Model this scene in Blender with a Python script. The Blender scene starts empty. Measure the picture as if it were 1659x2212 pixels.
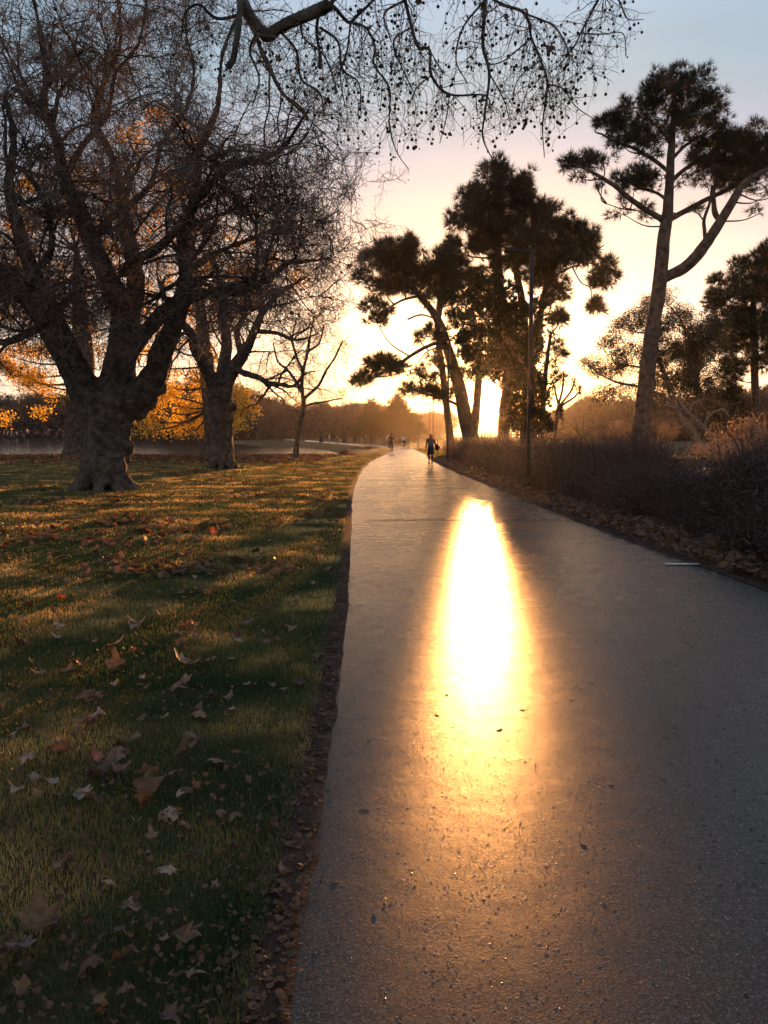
import bpy, math, random
import numpy as np
C = bpy.context.scene
R = math.radians
# ------------------------------------------------------------------ camera, sky, sun, exposure
VW, VH, F, HOR, CAMH = 1659.0, 2212.0, 1700.0, 940.0, 1.65
PITCH = math.atan((VH / 2 - HOR) / F)
cam_d = bpy.data.cameras.new('camera'); cam = bpy.data.objects.new('camera', cam_d); C.collection.objects.link(cam)
cam.location = (0, 0, CAMH); cam.rotation_euler = (R(90) - PITCH, 0, 0)
cam_d.sensor_fit = 'VERTICAL'; cam_d.sensor_height = 24; cam_d.lens = 24 * F / VH
cam_d.clip_start = 0.05; cam_d.clip_end = 3000
C.camera = cam
SUN_AZ, SUN_EL = R(7.3), R(2.5)
SD = (math.sin(SUN_AZ) * math.cos(SUN_EL), math.cos(SUN_AZ) * math.cos(SUN_EL), math.sin(SUN_EL))
C.view_settings.view_transform = 'Standard'; C.view_settings.look = 'None'
C.view_settings.exposure = 1.15; C.view_settings.gamma = 1.0
W = bpy.data.worlds.new('World'); C.world = W; W.use_nodes = True
nt = W.node_tree; nt.nodes.clear()
def N(t, kind, **kw):
    n = t.nodes.new(kind)
    for k, v in kw.items(): setattr(n, k, v)
    return n
def math_node(t, op, a, b=None, clamp=False):
    n = N(t, 'ShaderNodeMath', operation=op, use_clamp=clamp)
    for i, v in enumerate((a, b)):
        if v is None: continue
        if isinstance(v, (int, float)): n.inputs[i].default_value = v
        else: t.links.new(v, n.inputs[i])
    return n.outputs[0]
def ramp_node(t, fac, stops, interp='LINEAR'):
    n = N(t, 'ShaderNodeValToRGB'); n.color_ramp.interpolation = interp
    el = n.color_ramp.elements
    while len(el) < len(stops): el.new(0.5)
    for e, (p, c) in zip(el, stops):
        e.position = p; e.color = (c[0], c[1], c[2], 1)
    t.links.new(fac, n.inputs[0]); return n.outputs[0]
tc = N(nt, 'ShaderNodeTexCoord'); sep = N(nt, 'ShaderNodeSeparateXYZ'); nt.links.new(tc.outputs['Generated'], sep.inputs[0])
dotn = N(nt, 'ShaderNodeVectorMath', operation='DOT_PRODUCT'); nt.links.new(tc.outputs['Generated'], dotn.inputs[0]); dotn.inputs[1].default_value = SD
# high thin haze of a winter sunset: white by the horizon, peach, then grey blue (values are halved in the ramp)
front = ramp_node(nt, sep.outputs[2], [(0.0, (.58, .42, .34)), (.06, (.58, .47, .42)), (.13, (.50, .43, .42)), (.20, (.35, .28, .29)),
                                       (.26, (.21, .195, .24)), (.325, (.115, .168, .265)), (.39, (.085, .18, .25)), (.47, (.155, .24, .345)), (.75, (.09, .14, .21)), (1.0, (.06, .10, .16))], 'LINEAR')
back = ramp_node(nt, sep.outputs[2], [(0.0, (.22, .20, .21)), (.15, (.25, .22, .24)), (.4, (.17, .19, .23)), (1.0, (.06, .10, .16))])
az = math_node(nt, 'MULTIPLY_ADD', dotn.outputs['Value'], .5); az.node.inputs[2].default_value = .5
azs = math_node(nt, 'POWER', az, 3.0)
mixn = N(nt, 'ShaderNodeMix', data_type='RGBA'); nt.links.new(azs, mixn.inputs['Factor']); nt.links.new(back, mixn.inputs['A']); nt.links.new(front, mixn.inputs['B'])
grad = N(nt, 'ShaderNodeBackground'); cmap = N(nt, 'ShaderNodeMapping'); cmap.inputs['Scale'].default_value = (1.3, 1.3, 11); cmap.inputs['Rotation'].default_value = (.0, .12, 0); nt.links.new(tc.outputs['Generated'], cmap.inputs[0])
cno = N(nt, 'ShaderNodeTexNoise'); cno.inputs['Scale'].default_value = 2.2; cno.inputs['Detail'].default_value = 5; nt.links.new(cmap.outputs[0], cno.inputs['Vector'])
cfac = math_node(nt, 'MULTIPLY_ADD', cno.outputs['Fac'], .35); cfac.node.inputs[2].default_value = .82
cmul = N(nt, 'ShaderNodeVectorMath', operation='SCALE'); nt.links.new(mixn.outputs['Result'], cmul.inputs[0]); nt.links.new(cfac, cmul.inputs['Scale']); nt.links.new(cmul.outputs[0], grad.inputs[0]); grad.inputs[1].default_value = .82
glow = math_node(nt, 'MAXIMUM', dotn.outputs['Value'], 0.0)
g1 = math_node(nt, 'MULTIPLY', math_node(nt, 'POWER', glow, 60.0), .06)
g2 = math_node(nt, 'MULTIPLY', math_node(nt, 'POWER', glow, 1500.0), .5)
g3 = math_node(nt, 'MULTIPLY', math_node(nt, 'POWER', glow, 12000.0), 9.0)
gsum = math_node(nt, 'ADD', math_node(nt, 'ADD', g1, g2), g3)
bg2 = N(nt, 'ShaderNodeBackground'); bg2.inputs[0].default_value = (1.0, .72, .46, 1); nt.links.new(gsum, bg2.inputs[1])
sky = N(nt, 'ShaderNodeTexSky', sky_type='NISHITA'); sky.sun_disc = False; sky.sun_elevation = SUN_EL; sky.sun_rotation = SUN_AZ
sky.air_density = 1.0; sky.dust_density = 2.0
bg3 = N(nt, 'ShaderNodeBackground'); nt.links.new(sky.outputs[0], bg3.inputs[0]); bg3.inputs[1].default_value = 0.05
a1 = N(nt, 'ShaderNodeAddShader'); a2 = N(nt, 'ShaderNodeAddShader'); wo = N(nt, 'ShaderNodeOutputWorld')
nt.links.new(grad.outputs[0], a1.inputs[0]); nt.links.new(bg2.outputs[0], a1.inputs[1])
nt.links.new(a1.outputs[0], a2.inputs[0]); nt.links.new(bg3.outputs[0], a2.inputs[1]); nt.links.new(a2.outputs[0], wo.inputs[0])
sl = bpy.data.lights.new('sun', 'SUN'); sl.energy = 5.0; sl.angle = R(0.5); sl.color = (1.0, .40, .105)
so = bpy.data.objects.new('sun', sl); C.collection.objects.link(so)
so.rotation_euler = (R(90) - SUN_EL, 0, R(180) - SUN_AZ + R(0))
from mathutils import Vector, Matrix
so.rotation_euler = Vector(SD).to_track_quat('Z', 'Y').to_euler()
cy = C.cycles
cy.max_bounces = 6; cy.diffuse_bounces = 2; cy.glossy_bounces = 2; cy.transmission_bounces = 3; cy.volume_bounces = 0
cy.transparent_max_bounces = 8; cy.sample_clamp_indirect = 4; cy.sample_clamp_direct = 0
cy.caustics_reflective = False; cy.caustics_refractive = False
cy.use_denoising = True
try: cy.denoiser = 'OPENIMAGEDENOISE'
except Exception: pass
# ------------------------------------------------------------------ helpers
rng = np.random.default_rng(7); random.seed(7)
SP, CP = math.sin(PITCH), math.cos(PITCH)
def P(x, y, D, dz=0.0):
    """a point of the park at forward distance D (metres) seen at view position x, y"""
    u = (x - VW / 2) / F; v = (VH / 2 - y) / F
    t = D / (CP + v * SP)
    return np.array([t * u, D, CAMH + t * (-SP + v * CP) + dz])
def G(x, y, z=0.0):
    """the ground point (height z) seen at view position x, y"""
    u = (x - VW / 2) / F; v = (VH / 2 - y) / F
    dz = -SP + v * CP; t = (z - CAMH) / dz
    return np.array([t * u, t * (CP + v * SP), z])
def norm(v):
    v = np.asarray(v, float); n = np.linalg.norm(v, axis=-1, keepdims=True); return v / np.maximum(n, 1e-9)
class Mesh:
    def __init__(s, closed=False): s.closed = closed; s.v = []; s.q = []; s.t = []; s.n = 0
    def add(s, v, q=None, t=None):
        v = np.asarray(v, float).reshape(-1, 3)
        if q is not None and len(q): s.q.append(np.asarray(q, int).reshape(-1, 4) + s.n)
        if t is not None and len(t): s.t.append(np.asarray(t, int).reshape(-1, 3) + s.n)
        s.v.append(v); s.n += len(v)
    def tube(s, pts, rad, sides=5, cap=False, rough=0.0, gr=None):
        cap = cap or s.closed
        pts = np.asarray(pts, float); n = len(pts); rad = np.broadcast_to(np.asarray(rad, float), (n,))
        tg = norm(np.gradient(pts, axis=0)); m = norm(pts[-1] - pts[0] + 1e-6)
        ref = np.array([1., 0, 0]) if abs(m[0]) < .6 else np.array([0, 1., 0])
        if abs(m[0]) < .6 and abs(m[1]) < abs(m[0]): ref = np.array([0, 1., 0])
        u = norm(np.cross(tg, ref)); w = np.cross(tg, u)
        a = np.arange(sides) * 2 * math.pi / sides
        rr = rad[:, None] * np.ones(sides)
        if rough: rr = rr * (1 + (gr if gr is not None else rng).normal(0, rough, (n, sides)))
        v = pts[:, None] + rr[..., None] * (np.cos(a)[None, :, None] * u[:, None] + np.sin(a)[None, :, None] * w[:, None])
        i = np.arange(n - 1)[:, None] * sides + np.arange(sides)[None]
        j = np.arange(n - 1)[:, None] * sides + (np.arange(sides)[None] + 1) % sides
        q = np.stack([i, j, j + sides, i + sides], -1).reshape(-1, 4)
        vv = v.reshape(-1, 3); t = None
        if cap:
            vv = np.vstack([vv, pts[0], pts[-1]]); k = n * sides
            r = np.arange(sides); r2 = (r + 1) % sides
            t = np.vstack([np.stack([r2, r, np.full(sides, k)], -1), np.stack([r + (n - 1) * sides, r2 + (n - 1) * sides, np.full(sides, k + 1)], -1)])
        s.add(vv, q, t)
    def box(s, c, d, rz=0.0, bev=0.0):
        c = np.asarray(c, float); h = np.asarray(d, float) / 2
        v = np.array([[x, y, z] for z in (-1, 1) for y in (-1, 1) for x in (-1, 1)]) * h
        cs, sn = math.cos(rz), math.sin(rz); v = v @ np.array([[cs, sn, 0], [-sn, cs, 0], [0, 0, 1]]) + c
        s.add(v, [[0, 2, 3, 1], [4, 5, 7, 6], [0, 1, 5, 4], [2, 6, 7, 3], [0, 4, 6, 2], [1, 3, 7, 5]])
    def ball(s, c, r, seg=8, rings=6):
        th = np.linspace(0, math.pi, rings + 1)[1:-1]; a = np.arange(seg) * 2 * math.pi / seg
        r = np.broadcast_to(np.asarray(r, float), (3,))
        v = np.stack([np.sin(th)[:, None] * np.cos(a), np.sin(th)[:, None] * np.sin(a), np.cos(th)[:, None] * np.ones(seg)], -1).reshape(-1, 3)
        v = np.vstack([v, [0, 0, 1], [0, 0, -1]]) * r + np.asarray(c)
        n = rings - 1; i = np.arange(n - 1)[:, None] * seg + np.arange(seg); j = np.arange(n - 1)[:, None] * seg + (np.arange(seg) + 1) % seg
        q = np.stack([i, i + seg, j + seg, j], -1).reshape(-1, 4)
        b = np.arange(seg); b2 = (b + 1) % seg
        t = np.vstack([np.stack([np.full(seg, n * seg), b, b2], -1), np.stack([np.full(seg, n * seg + 1), b2 + (n - 1) * seg, b + (n - 1) * seg], -1)])
        s.add(v, q, t)
    def stamp(s, tmpl, mats, locs):
        V, q, t = tmpl
        K = len(locs)
        if K == 0: return
        v = np.einsum('kij,nj->kni', mats, V) + locs[:, None]
        off = np.arange(K) * len(V)
        Q = (q[None] + off[:, None, None]).reshape(-1, 4) if len(q) else None
        T = (t[None] + off[:, None, None]).reshape(-1, 3) if len(t) else None
        s.add(v.reshape(-1, 3), Q, T)
    def tmpl(s):
        v = np.vstack(s.v); q = np.vstack(s.q) if s.q else np.zeros((0, 4), int); t = np.vstack(s.t) if s.t else np.zeros((0, 3), int)
        return v, q, t
    def build(s, name, mat, parent=None, smooth=False, origin=None):
        v, q, t = s.tmpl()
        if origin is not None: v = v - np.asarray(origin)
        me = bpy.data.meshes.new(name)
        me.vertices.add(len(v)); me.vertices.foreach_set('co', v.astype(np.float32).ravel())
        nl = q.size + t.size; me.loops.add(nl)
        me.loops.foreach_set('vertex_index', np.concatenate([q.ravel(), t.ravel()]).astype(np.int32))
        nq, ntr = len(q), len(t); me.polygons.add(nq + ntr)
        ls = np.concatenate([np.arange(nq) * 4, nq * 4 + np.arange(ntr) * 3]).astype(np.int32)
        me.polygons.foreach_set('loop_start', ls)
        if smooth: me.polygons.foreach_set('use_smooth', np.ones(nq + ntr, bool))
        me.update(calc_edges=True); me.validate()
        me.materials.append(mat)
        o = bpy.data.objects.new(name, me); C.collection.objects.link(o)
        if parent is not None: o.parent = parent
        return o
def tag(o, label=None, cat=None, group=None, kind=None):
    if label: o['label'] = label
    if cat: o['category'] = cat
    if group: o['group'] = group
    if kind: o['kind'] = kind
    return o
def empty(name, loc, label, cat, group=None, rz=0.0):
    o = bpy.data.objects.new(name, None); C.collection.objects.link(o); o.location = tuple(float(a) for a in loc)
    o.rotation_euler = (0, 0, rz); o.empty_display_size = .3
    return tag(o, label, cat, group)
def align(d, roll, scale, g=rng):
    """matrices that turn z onto the directions d, with a roll and a scale"""
    d = norm(d); ref = np.where(np.abs(d[:, 2:3]) < .9, np.array([[0, 0, 1.]]), np.array([[1., 0, 0]]))
    u = norm(np.cross(ref, d)); w = np.cross(d, u)
    c, s_ = np.cos(roll)[:, None], np.sin(roll)[:, None]
    x = c * u + s_ * w; y = -s_ * u + c * w
    return np.stack([x, y, d], -1) * np.asarray(scale)[:, None, None]
def wander(p, d, L, n, wob, g, droop=0.0, up=0.0):
    pts = [np.array(p, float)]; d = norm(d)
    st = L / n
    for i in range(n):
        d = norm(d + g.normal(0, wob, 3) + np.array([0, 0, up - droop]))
        pts.append(pts[-1] + d * st)
    return np.array(pts)
def smooth_line(pts, n):
    pts = np.asarray(pts, float); k = len(pts)
    P0 = np.vstack([2 * pts[0] - pts[1], pts, 2 * pts[-1] - pts[-2]])
    out = []
    for t in np.linspace(0, k - 1 - 1e-6, n):
        i = int(t); f = t - i; a, b, c, d = P0[i], P0[i + 1], P0[i + 2], P0[i + 3]
        out.append(.5 * (2 * b + (c - a) * f + (2 * a - 5 * b + 4 * c - d) * f * f + (3 * b - a - 3 * c + d) * f ** 3))
    return np.array(out)
# ------------------------------------------------------------------ materials
def material(name, col, rough=.8, spec=.3, noise=None, bump=None, transl=0.0, island=0.0, coat=0.0, hue=None):
    m = bpy.data.materials.new(name); m.use_nodes = True; t = m.node_tree; b = t.nodes['Principled BSDF']
    b.inputs['Base Color'].default_value = (*col, 1); b.inputs['Roughness'].default_value = rough
    b.inputs['Specular IOR Level'].default_value = spec
    geo = N(t, 'ShaderNodeNewGeometry'); cur = None
    if noise:      # (scale, detail, [(pos, col), ...])
        no = N(t, 'ShaderNodeTexNoise'); no.inputs['Scale'].default_value = noise[0]; no.inputs['Detail'].default_value = noise[1]
        t.links.new(geo.outputs['Position'], no.inputs['Vector'])
        cur = ramp_node(t, no.outputs['Fac'], noise[2])
    if island:
        hs = N(t, 'ShaderNodeHueSaturation')
        if cur is not None: t.links.new(cur, hs.inputs['Color'])
        else: hs.inputs['Color'].default_value = (*col, 1)
        v = math_node(t, 'MULTIPLY_ADD', geo.outputs['Random Per Island'], island); v.node.inputs[2].default_value = 1 - island / 2
        t.links.new(v, hs.inputs['Value'])
        h = math_node(t, 'MULTIPLY_ADD', geo.outputs['Random Per Island'], -.06 if hue is None else hue); h.node.inputs[2].default_value = .5 - (-.03 if hue is None else hue / 2)
        t.links.new(h, hs.inputs['Hue']); cur = hs.outputs[0]
    if name.endswith('_leaf') and name != 'dead_leaf' and cur is not None:
        oi = N(t, 'ShaderNodeObjectInfo'); h2 = N(t, 'ShaderNodeHueSaturation'); t.links.new(cur, h2.inputs['Color']); v2 = math_node(t, 'MULTIPLY_ADD', oi.outputs['Random'], .8); v2.node.inputs[2].default_value = .45
        t.links.new(v2, h2.inputs['Value']); s2_ = math_node(t, 'MULTIPLY_ADD', oi.outputs['Random'], -.4); s2_.node.inputs[2].default_value = 1.15; t.links.new(s2_, h2.inputs['Saturation']); cur = h2.outputs[0]
    if cur is not None: t.links.new(cur, b.inputs['Base Color'])
    if bump:       # (scale, strength, distance)
        bn = N(t, 'ShaderNodeTexNoise'); bn.inputs['Scale'].default_value = bump[0]; bn.inputs['Detail'].default_value = 4
        t.links.new(geo.outputs['Position'], bn.inputs['Vector'])
        bb = N(t, 'ShaderNodeBump'); bb.inputs['Strength'].default_value = bump[1]; bb.inputs['Distance'].default_value = bump[2]
        t.links.new(bn.outputs['Fac'], bb.inputs['Height']); t.links.new(bb.outputs[0], b.inputs['Normal'])
    if transl:
        tr = N(t, 'ShaderNodeBsdfTranslucent'); mx = N(t, 'ShaderNodeMixShader'); mx.inputs[0].default_value = transl
        if cur is not None: t.links.new(cur, tr.inputs[0])
        else: tr.inputs[0].default_value = (*col, 1)
        o = t.nodes['Material Output']; t.links.new(b.outputs[0], mx.inputs[1]); t.links.new(tr.outputs[0], mx.inputs[2]); t.links.new(mx.outputs[0], o.inputs[0])
    if coat: b.inputs['Coat Weight'].default_value = coat; b.inputs['Coat Roughness'].default_value = .1
    return m
M = {}
M['bark'] = material('plane_bark', (.10, .08, .065), .9, .2, (4.5, 8, [(.3, (.04, .032, .027)), (.5, (.085, .068, .055)), (.62, (.15, .12, .095)), (.75, (.06, .055, .036))]), (11, 1.0, .12))
M['twig'] = material('twig_bark', (.2, .145, .115), .85, .2, island=.6)
M['pinebark'] = material('pine_bark', (.12, .08, .06), .9, .15, (3.5, 6, [(.3, (.05, .035, .028)), (.55, (.14, .095, .07)), (.75, (.2, .14, .1))]), (10, .9, .06))
M['needle'] = material('pine_needles', (.062, .055, .027), .6, .3, island=.8, transl=.14)
M['needle2'] = material('cypress_foliage', (.035, .042, .02), .7, .2, island=.7, transl=.12)
M['eucalypt'] = material('eucalypt_leaves', (.045, .042, .02), .5, .3, island=.7, transl=.1)
M['gold'] = material('golden_leaves', (.80, .52, .07), .6, .3, island=.5, transl=.65, hue=-.02)
M['deadleaf'] = material('dead_leaf', (.17, .095, .06), .7, .3, island=.6, transl=.25)
M['ball'] = material('seed_ball_skin', (.06, .04, .03), .95, .1, bump=(400, .6, .002))
M['fartwig'] = material('far_twigs', (.13, .085, .07), .9, .1, island=.4)
M['post'] = material('dark_painted_steel', (.022, .02, .02), .6, .3, (30, 3, [(.4, (.018, .017, .017)), (.7, (.035, .032, .03))]))
M['led'] = material('lamp_lens', (.25, .25, .24), .3, .5)
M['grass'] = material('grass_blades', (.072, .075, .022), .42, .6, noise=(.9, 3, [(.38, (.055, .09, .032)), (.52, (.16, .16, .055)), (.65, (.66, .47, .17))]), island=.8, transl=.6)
M['reed'] = material('dry_reeds', (.24, .17, .11), .7, .25, island=.8, transl=.25)
M['sedge'] = material('dark_shrub_stems', (.10, .07, .06), .8, .2, island=.8, transl=.15)
M['straw'] = material('straw_grass', (.30, .21, .13), .7, .25, island=.6, transl=.3)
M['soil'] = material('dark_soil', (.045, .028, .02), .95, .1, (9, 8, [(.3, (.035, .02, .015)), (.55, (.085, .05, .038)), (.75, (.15, .095, .07))]), (45, 1, .03))
M['litter'] = material('leaf_litter', (.15, .08, .04), .6, .3, island=.9, transl=.3, hue=-.02)
M['leafA'] = material('dry_plane_leaf', (.3, .2, .15), .6, .35, noise=(28, 5, [(.35, (.17, .085, .045)), (.6, (.37, .215, .115))]), bump=(120, .5, .004), transl=.2)
M['leafB'] = material('brown_plane_leaf', (.16, .08, .05), .6, .35, noise=(35, 4, [(.35, (.10, .045, .03)), (.6, (.19, .10, .065))]), bump=(120, .5, .004), transl=.2)
M['leafR'] = material('red_leaf', (.42, .045, .018), .55, .35, noise=(30, 3, [(.35, (.34, .03, .012)), (.65, (.50, .075, .02))]), transl=.45)
M['leafO'] = material('orange_leaf', (.38, .13, .04), .6, .35, noise=(30, 3, [(.35, (.26, .08, .03)), (.65, (.42, .16, .05))]), transl=.3)
M['debris'] = material('wet_leaf_crumbs', (.03, .019, .014), .6, .3, island=.8)
M['grit'] = material('wet_grit', (.09, .075, .065), .1, 1.0, island=.8)
M['droplet'] = material('pale_glint_bead', (.9, .88, .85), .15, .8, transl=.75, island=.5)  # pale translucent colour that glows when backlit, standing in for sun glints
M['white'] = material('white_road_paint', (.62, .62, .60), .45, .5, (60, 4, [(.35, (.4, .4, .39)), (.55, (.7, .7, .68))]))
M['skin'] = material('skin', (.36, .2, .14), .5, .4)
M['black'] = material('black_cloth', (.018, .017, .018), .85, .2)
M['navy'] = material('dark_blue_cloth', (.03, .033, .045), .85, .2)
M['greycloth'] = material('grey_cloth', (.12, .105, .10), .85, .2)
M['whitecloth'] = material('white_cloth', (.6, .58, .56), .85, .2)
M['bluecloth'] = material('blue_cloth', (.12, .15, .22), .85, .2)
M['hair'] = material('dark_hair', (.02, .012, .009), .5, .4)
M['hairgrey'] = material('pale_hair', (.45, .4, .36), .6, .3)
M['rubber'] = material('tyre_rubber', (.015, .015, .015), .7, .3)
M['steel'] = material('bike_steel', (.06, .06, .065), .3, .6)
M['deadwood'] = material('grey_dead_wood', (.2, .15, .12), .85, .2, (6, 5, [(.35, (.12, .085, .065)), (.65, (.26, .2, .155))]), (25, .8, .03))
# the wet path: fine aggregate under a film of water
m = bpy.data.materials.new('wet_asphalt'); m.use_nodes = True; t = m.node_tree; b = t.nodes['Principled BSDF']; M['asphalt'] = m
geo = N(t, 'ShaderNodeNewGeometry')
def tex_noise(t, vec, scale, detail, rough=.5):
    n = N(t, 'ShaderNodeTexNoise'); n.inputs['Scale'].default_value = scale; n.inputs['Detail'].default_value = detail; n.inputs['Roughness'].default_value = rough
    t.links.new(vec, n.inputs['Vector']); return n.outputs['Fac']
pos = geo.outputs['Position']
big = tex_noise(t, pos, .55, 5); mid = tex_noise(t, pos, 5, 4); fine = tex_noise(t, pos, 110, 4, .8)
vo = N(t, 'ShaderNodeTexVoronoi'); vo.inputs['Scale'].default_value = 150; vo.inputs['Randomness'].default_value = 1.0; t.links.new(pos, vo.inputs['Vector'])
c1 = ramp_node(t, fine, [(.32, (.02, .019, .019)), (.5, (.055, .05, .047)), (.62, (.13, .118, .108)), (.72, (.26, .235, .21))]); t.links.new(c1, b.inputs['Base Color'])
rb = math_node(t, 'MULTIPLY_ADD', big, 0.1); rb.node.inputs[2].default_value = 0.17
rb2 = math_node(t, 'MULTIPLY_ADD', mid, .10); t.links.new(rb, rb2.node.inputs[2]); t.links.new(rb2, b.inputs['Roughness'])
b.inputs['Specular IOR Level'].default_value = 0.07; b.inputs['Coat Weight'].default_value = 0.05; b.inputs['Coat Roughness'].default_value = 0.3
hsum = math_node(t, 'ADD', math_node(t, 'MULTIPLY', vo.outputs['Distance'], -.35), math_node(t, 'MULTIPLY', fine, 1.5))
bp = N(t, 'ShaderNodeBump'); bp.inputs['Strength'].default_value = 0.27; bp.inputs['Distance'].default_value = .003
t.links.new(hsum, bp.inputs['Height'])
bp2 = N(t, 'ShaderNodeBump'); bp2.inputs['Strength'].default_value = .12; bp2.inputs['Distance'].default_value = .02
t.links.new(mid, bp2.inputs['Height']); t.links.new(bp2.outputs[0], bp.inputs['Normal']); t.links.new(bp.outputs[0], b.inputs['Normal']); bp3 = N(t, 'ShaderNodeBump'); bp3.inputs['Strength'].default_value = 0.3; bp3.inputs['Distance'].default_value = .003
t.links.new(tex_noise(t, pos, 150, 2, .6), bp3.inputs['Height']); t.links.new(bp3.outputs[0], b.inputs['Coat Normal'])
# still dark water
m = bpy.data.materials.new('lake_water'); m.use_nodes = True; t = m.node_tree; b = t.nodes['Principled BSDF']; M['water'] = m
b.inputs['Base Color'].default_value = (.03, .032, .03, 1); b.inputs['Roughness'].default_value = .06; b.inputs['IOR'].default_value = 1.33
geo = N(t, 'ShaderNodeNewGeometry'); mp = N(t, 'ShaderNodeMapping'); mp.inputs['Scale'].default_value = (.5, 1.6, 1)
t.links.new(geo.outputs['Position'], mp.inputs[0]); wn = tex_noise(t, mp.outputs[0], 2.2, 4)
bp = N(t, 'ShaderNodeBump'); bp.inputs['Strength'].default_value = .28; bp.inputs['Distance'].default_value = .05; t.links.new(wn, bp.inputs['Height']); t.links.new(bp.outputs[0], b.inputs['Normal'])
# lawn soil under the blades
M['lawn'] = material('lawn_ground', (.045, .045, .018), .9, .15, (1.3, 8, [(.3, (.022, .028, .010)), (.5, (.045, .046, .016)), (.62, (.075, .058, .022)), (.75, (.07, .04, .02))]), (30, 1, .04))
# ------------------------------------------------------------------ ground, water, path
LAKE = np.array([(-7.5, 67), (-5.2, 74), (-5, 84), (-7, 98), (-13, 124), (-28, 158), (-52, 225), (-70, 325), (-330, 345), (-330, 66), (-60, 65.5), (-30, 66.5), (-14, 66)])
POND = np.array([(9.5, 24), (12, 20), (17, 20), (26, 27), (34, 40), (30, 52), (22, 53), (17, 47), (12, 50), (8.5, 44), (8.5, 32)])
def inside(px, py, poly):
    c = np.zeros(px.shape, bool); n = len(poly)
    for i in range(n):
        x1, y1 = poly[i]; x2, y2 = poly[(i + 1) % n]
        k = ((y1 > py) != (y2 > py)) & (px < (x2 - x1) * (py - y1) / (y2 - y1 + 1e-12) + x1); c ^= k
    return c
def pdist(px, py, poly):
    d = np.full(px.shape, 1e9); n = len(poly)
    for i in range(n):
        a = poly[i]; e = poly[(i + 1) % n] - a
        tt = np.clip(((px - a[0]) * e[0] + (py - a[1]) * e[1]) / (e @ e), 0, 1)
        d = np.minimum(d, np.hypot(px - a[0] - tt * e[0], py - a[1] - tt * e[1]))
    return d
def ground_z(px, py):
    px = np.asarray(px, float); py = np.asarray(py, float); z = np.zeros(px.shape)
    for poly, dep, w in ((LAKE, .25, 3.0), (POND, .45, 3.0)):
        d = pdist(px, py, poly); ins = inside(px, py, poly)
        s_ = np.where(ins, -d, d)
        z = z - np.where(s_ < 0, dep + np.minimum(-s_ * .25, .8), dep * np.clip(1 - s_ / w, 0, 1) ** 1.5)
    z = z + np.where(px > 9, .0, 0)
    return z
xs = np.concatenate([np.linspace(-420, -60, 30)[:-1], np.linspace(-60, 45, 141), np.linspace(45, 400, 30)[1:]])
ys = np.concatenate([np.linspace(-60, 10, 15)[:-1], np.linspace(10, 130, 161), np.linspace(130, 700, 60)[1:]])
gx, gy = np.meshgrid(xs, ys); gz = ground_z(gx, gy)
nx, ny = len(xs), len(ys); idx = np.arange(nx * ny).reshape(ny, nx)
g_ = Mesh(); g_.add(np.stack([gx, gy, gz], -1), np.stack([idx[:-1, :-1], idx[:-1, 1:], idx[1:, 1:], idx[1:, :-1]], -1).reshape(-1, 4))
tag(g_.build('ground', M['lawn'], smooth=True), 'lawn and bare earth of the park on both sides of the path', kind='structure')
def sheet(name, poly, z, mat, label):
    me = bpy.data.meshes.new(name); me.from_pydata([(float(a), float(b_), z) for a, b_ in poly], [], [list(range(len(poly)))]); me.materials.append(mat)
    o = bpy.data.objects.new(name, me); C.collection.objects.link(o); return tag(o, label, kind='structure')
def grow_poly(poly, k):
    c = poly.mean(0); return c + (poly - c) * k
sheet('lake_water', np.array([(-7, 63), (-2.5, 74), (-2.5, 86), (-4.5, 100), (-11, 128), (-25, 162), (-49, 228), (-66, 335), (-335, 352), (-335, 62)]), -.25, M['water'], 'dark still lake behind the plane trees')
sheet('pond_water', grow_poly(POND, 1.12), -.45, M['water'], 'small pond behind the reeds on the right')
LE = [(-.30, -6), (-.30, 1), (-.31, 4), (-.40, 8), (-.62, 14), (-.85, 20), (-1.0, 27), (-1.05, 39), (-.78, 49), (-.1, 62), (.55, 74), (.9, 88), (.2, 101), (-3, 117), (-10, 152), (-25, 228), (-42, 320)]
RE = [(4.4, -6), (4.3, 1), (4.2, 4), (4.05, 8.2), (3.8, 12.3), (3.6, 17.5), (3.45, 25.3), (3.2, 34), (3.08, 42), (3.1, 50), (3.25, 60), (4.1, 78), (4.9, 98), (3.4, 114), (-1.5, 131), (-8, 162), (-22, 240), (-38, 330)]
def resample(pts, n):
    p = smooth_line([(a, b_, 0) for a, b_ in pts], n * 6); d = np.concatenate([[0], np.cumsum(np.linalg.norm(np.diff(p, axis=0), axis=1))])
    tt = np.linspace(0, 1, n) ** 1.6 * d[-1]
    return np.stack([np.interp(tt, d, p[:, k]) for k in range(3)], -1)
L_, R_ = resample(LE, 220), resample(RE, 220)
jit = np.interp(L_[:, 1], [0, 30, 80], [.003, .02, .05])
L_[:, 0] += rng.normal(0, 1, 220) * jit; R_[:, 0] += rng.normal(0, 1, 220) * jit * .6
pm = Mesh(); K = 9
rows = np.stack([L_ + (R_ - L_) * k / (K - 1) for k in range(K)], 1)
rows[..., 2] = .010 + .015 * np.sin(np.linspace(0, math.pi, K))[None]
ii = np.arange(220 * K).reshape(220, K)
pm.add(rows, np.stack([ii[:-1, :-1], ii[:-1, 1:], ii[1:, 1:], ii[1:, :-1]], -1).reshape(-1, 4))
tag(pm.build('path', M['asphalt'], smooth=True), 'wet grey footpath curving away towards the low sun', kind='structure')
def edge_x(pts, y): 
    p = np.array(pts); o = np.argsort(p[:14, 1]); return np.interp(y, p[:14, 1], p[:14, 0])
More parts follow.
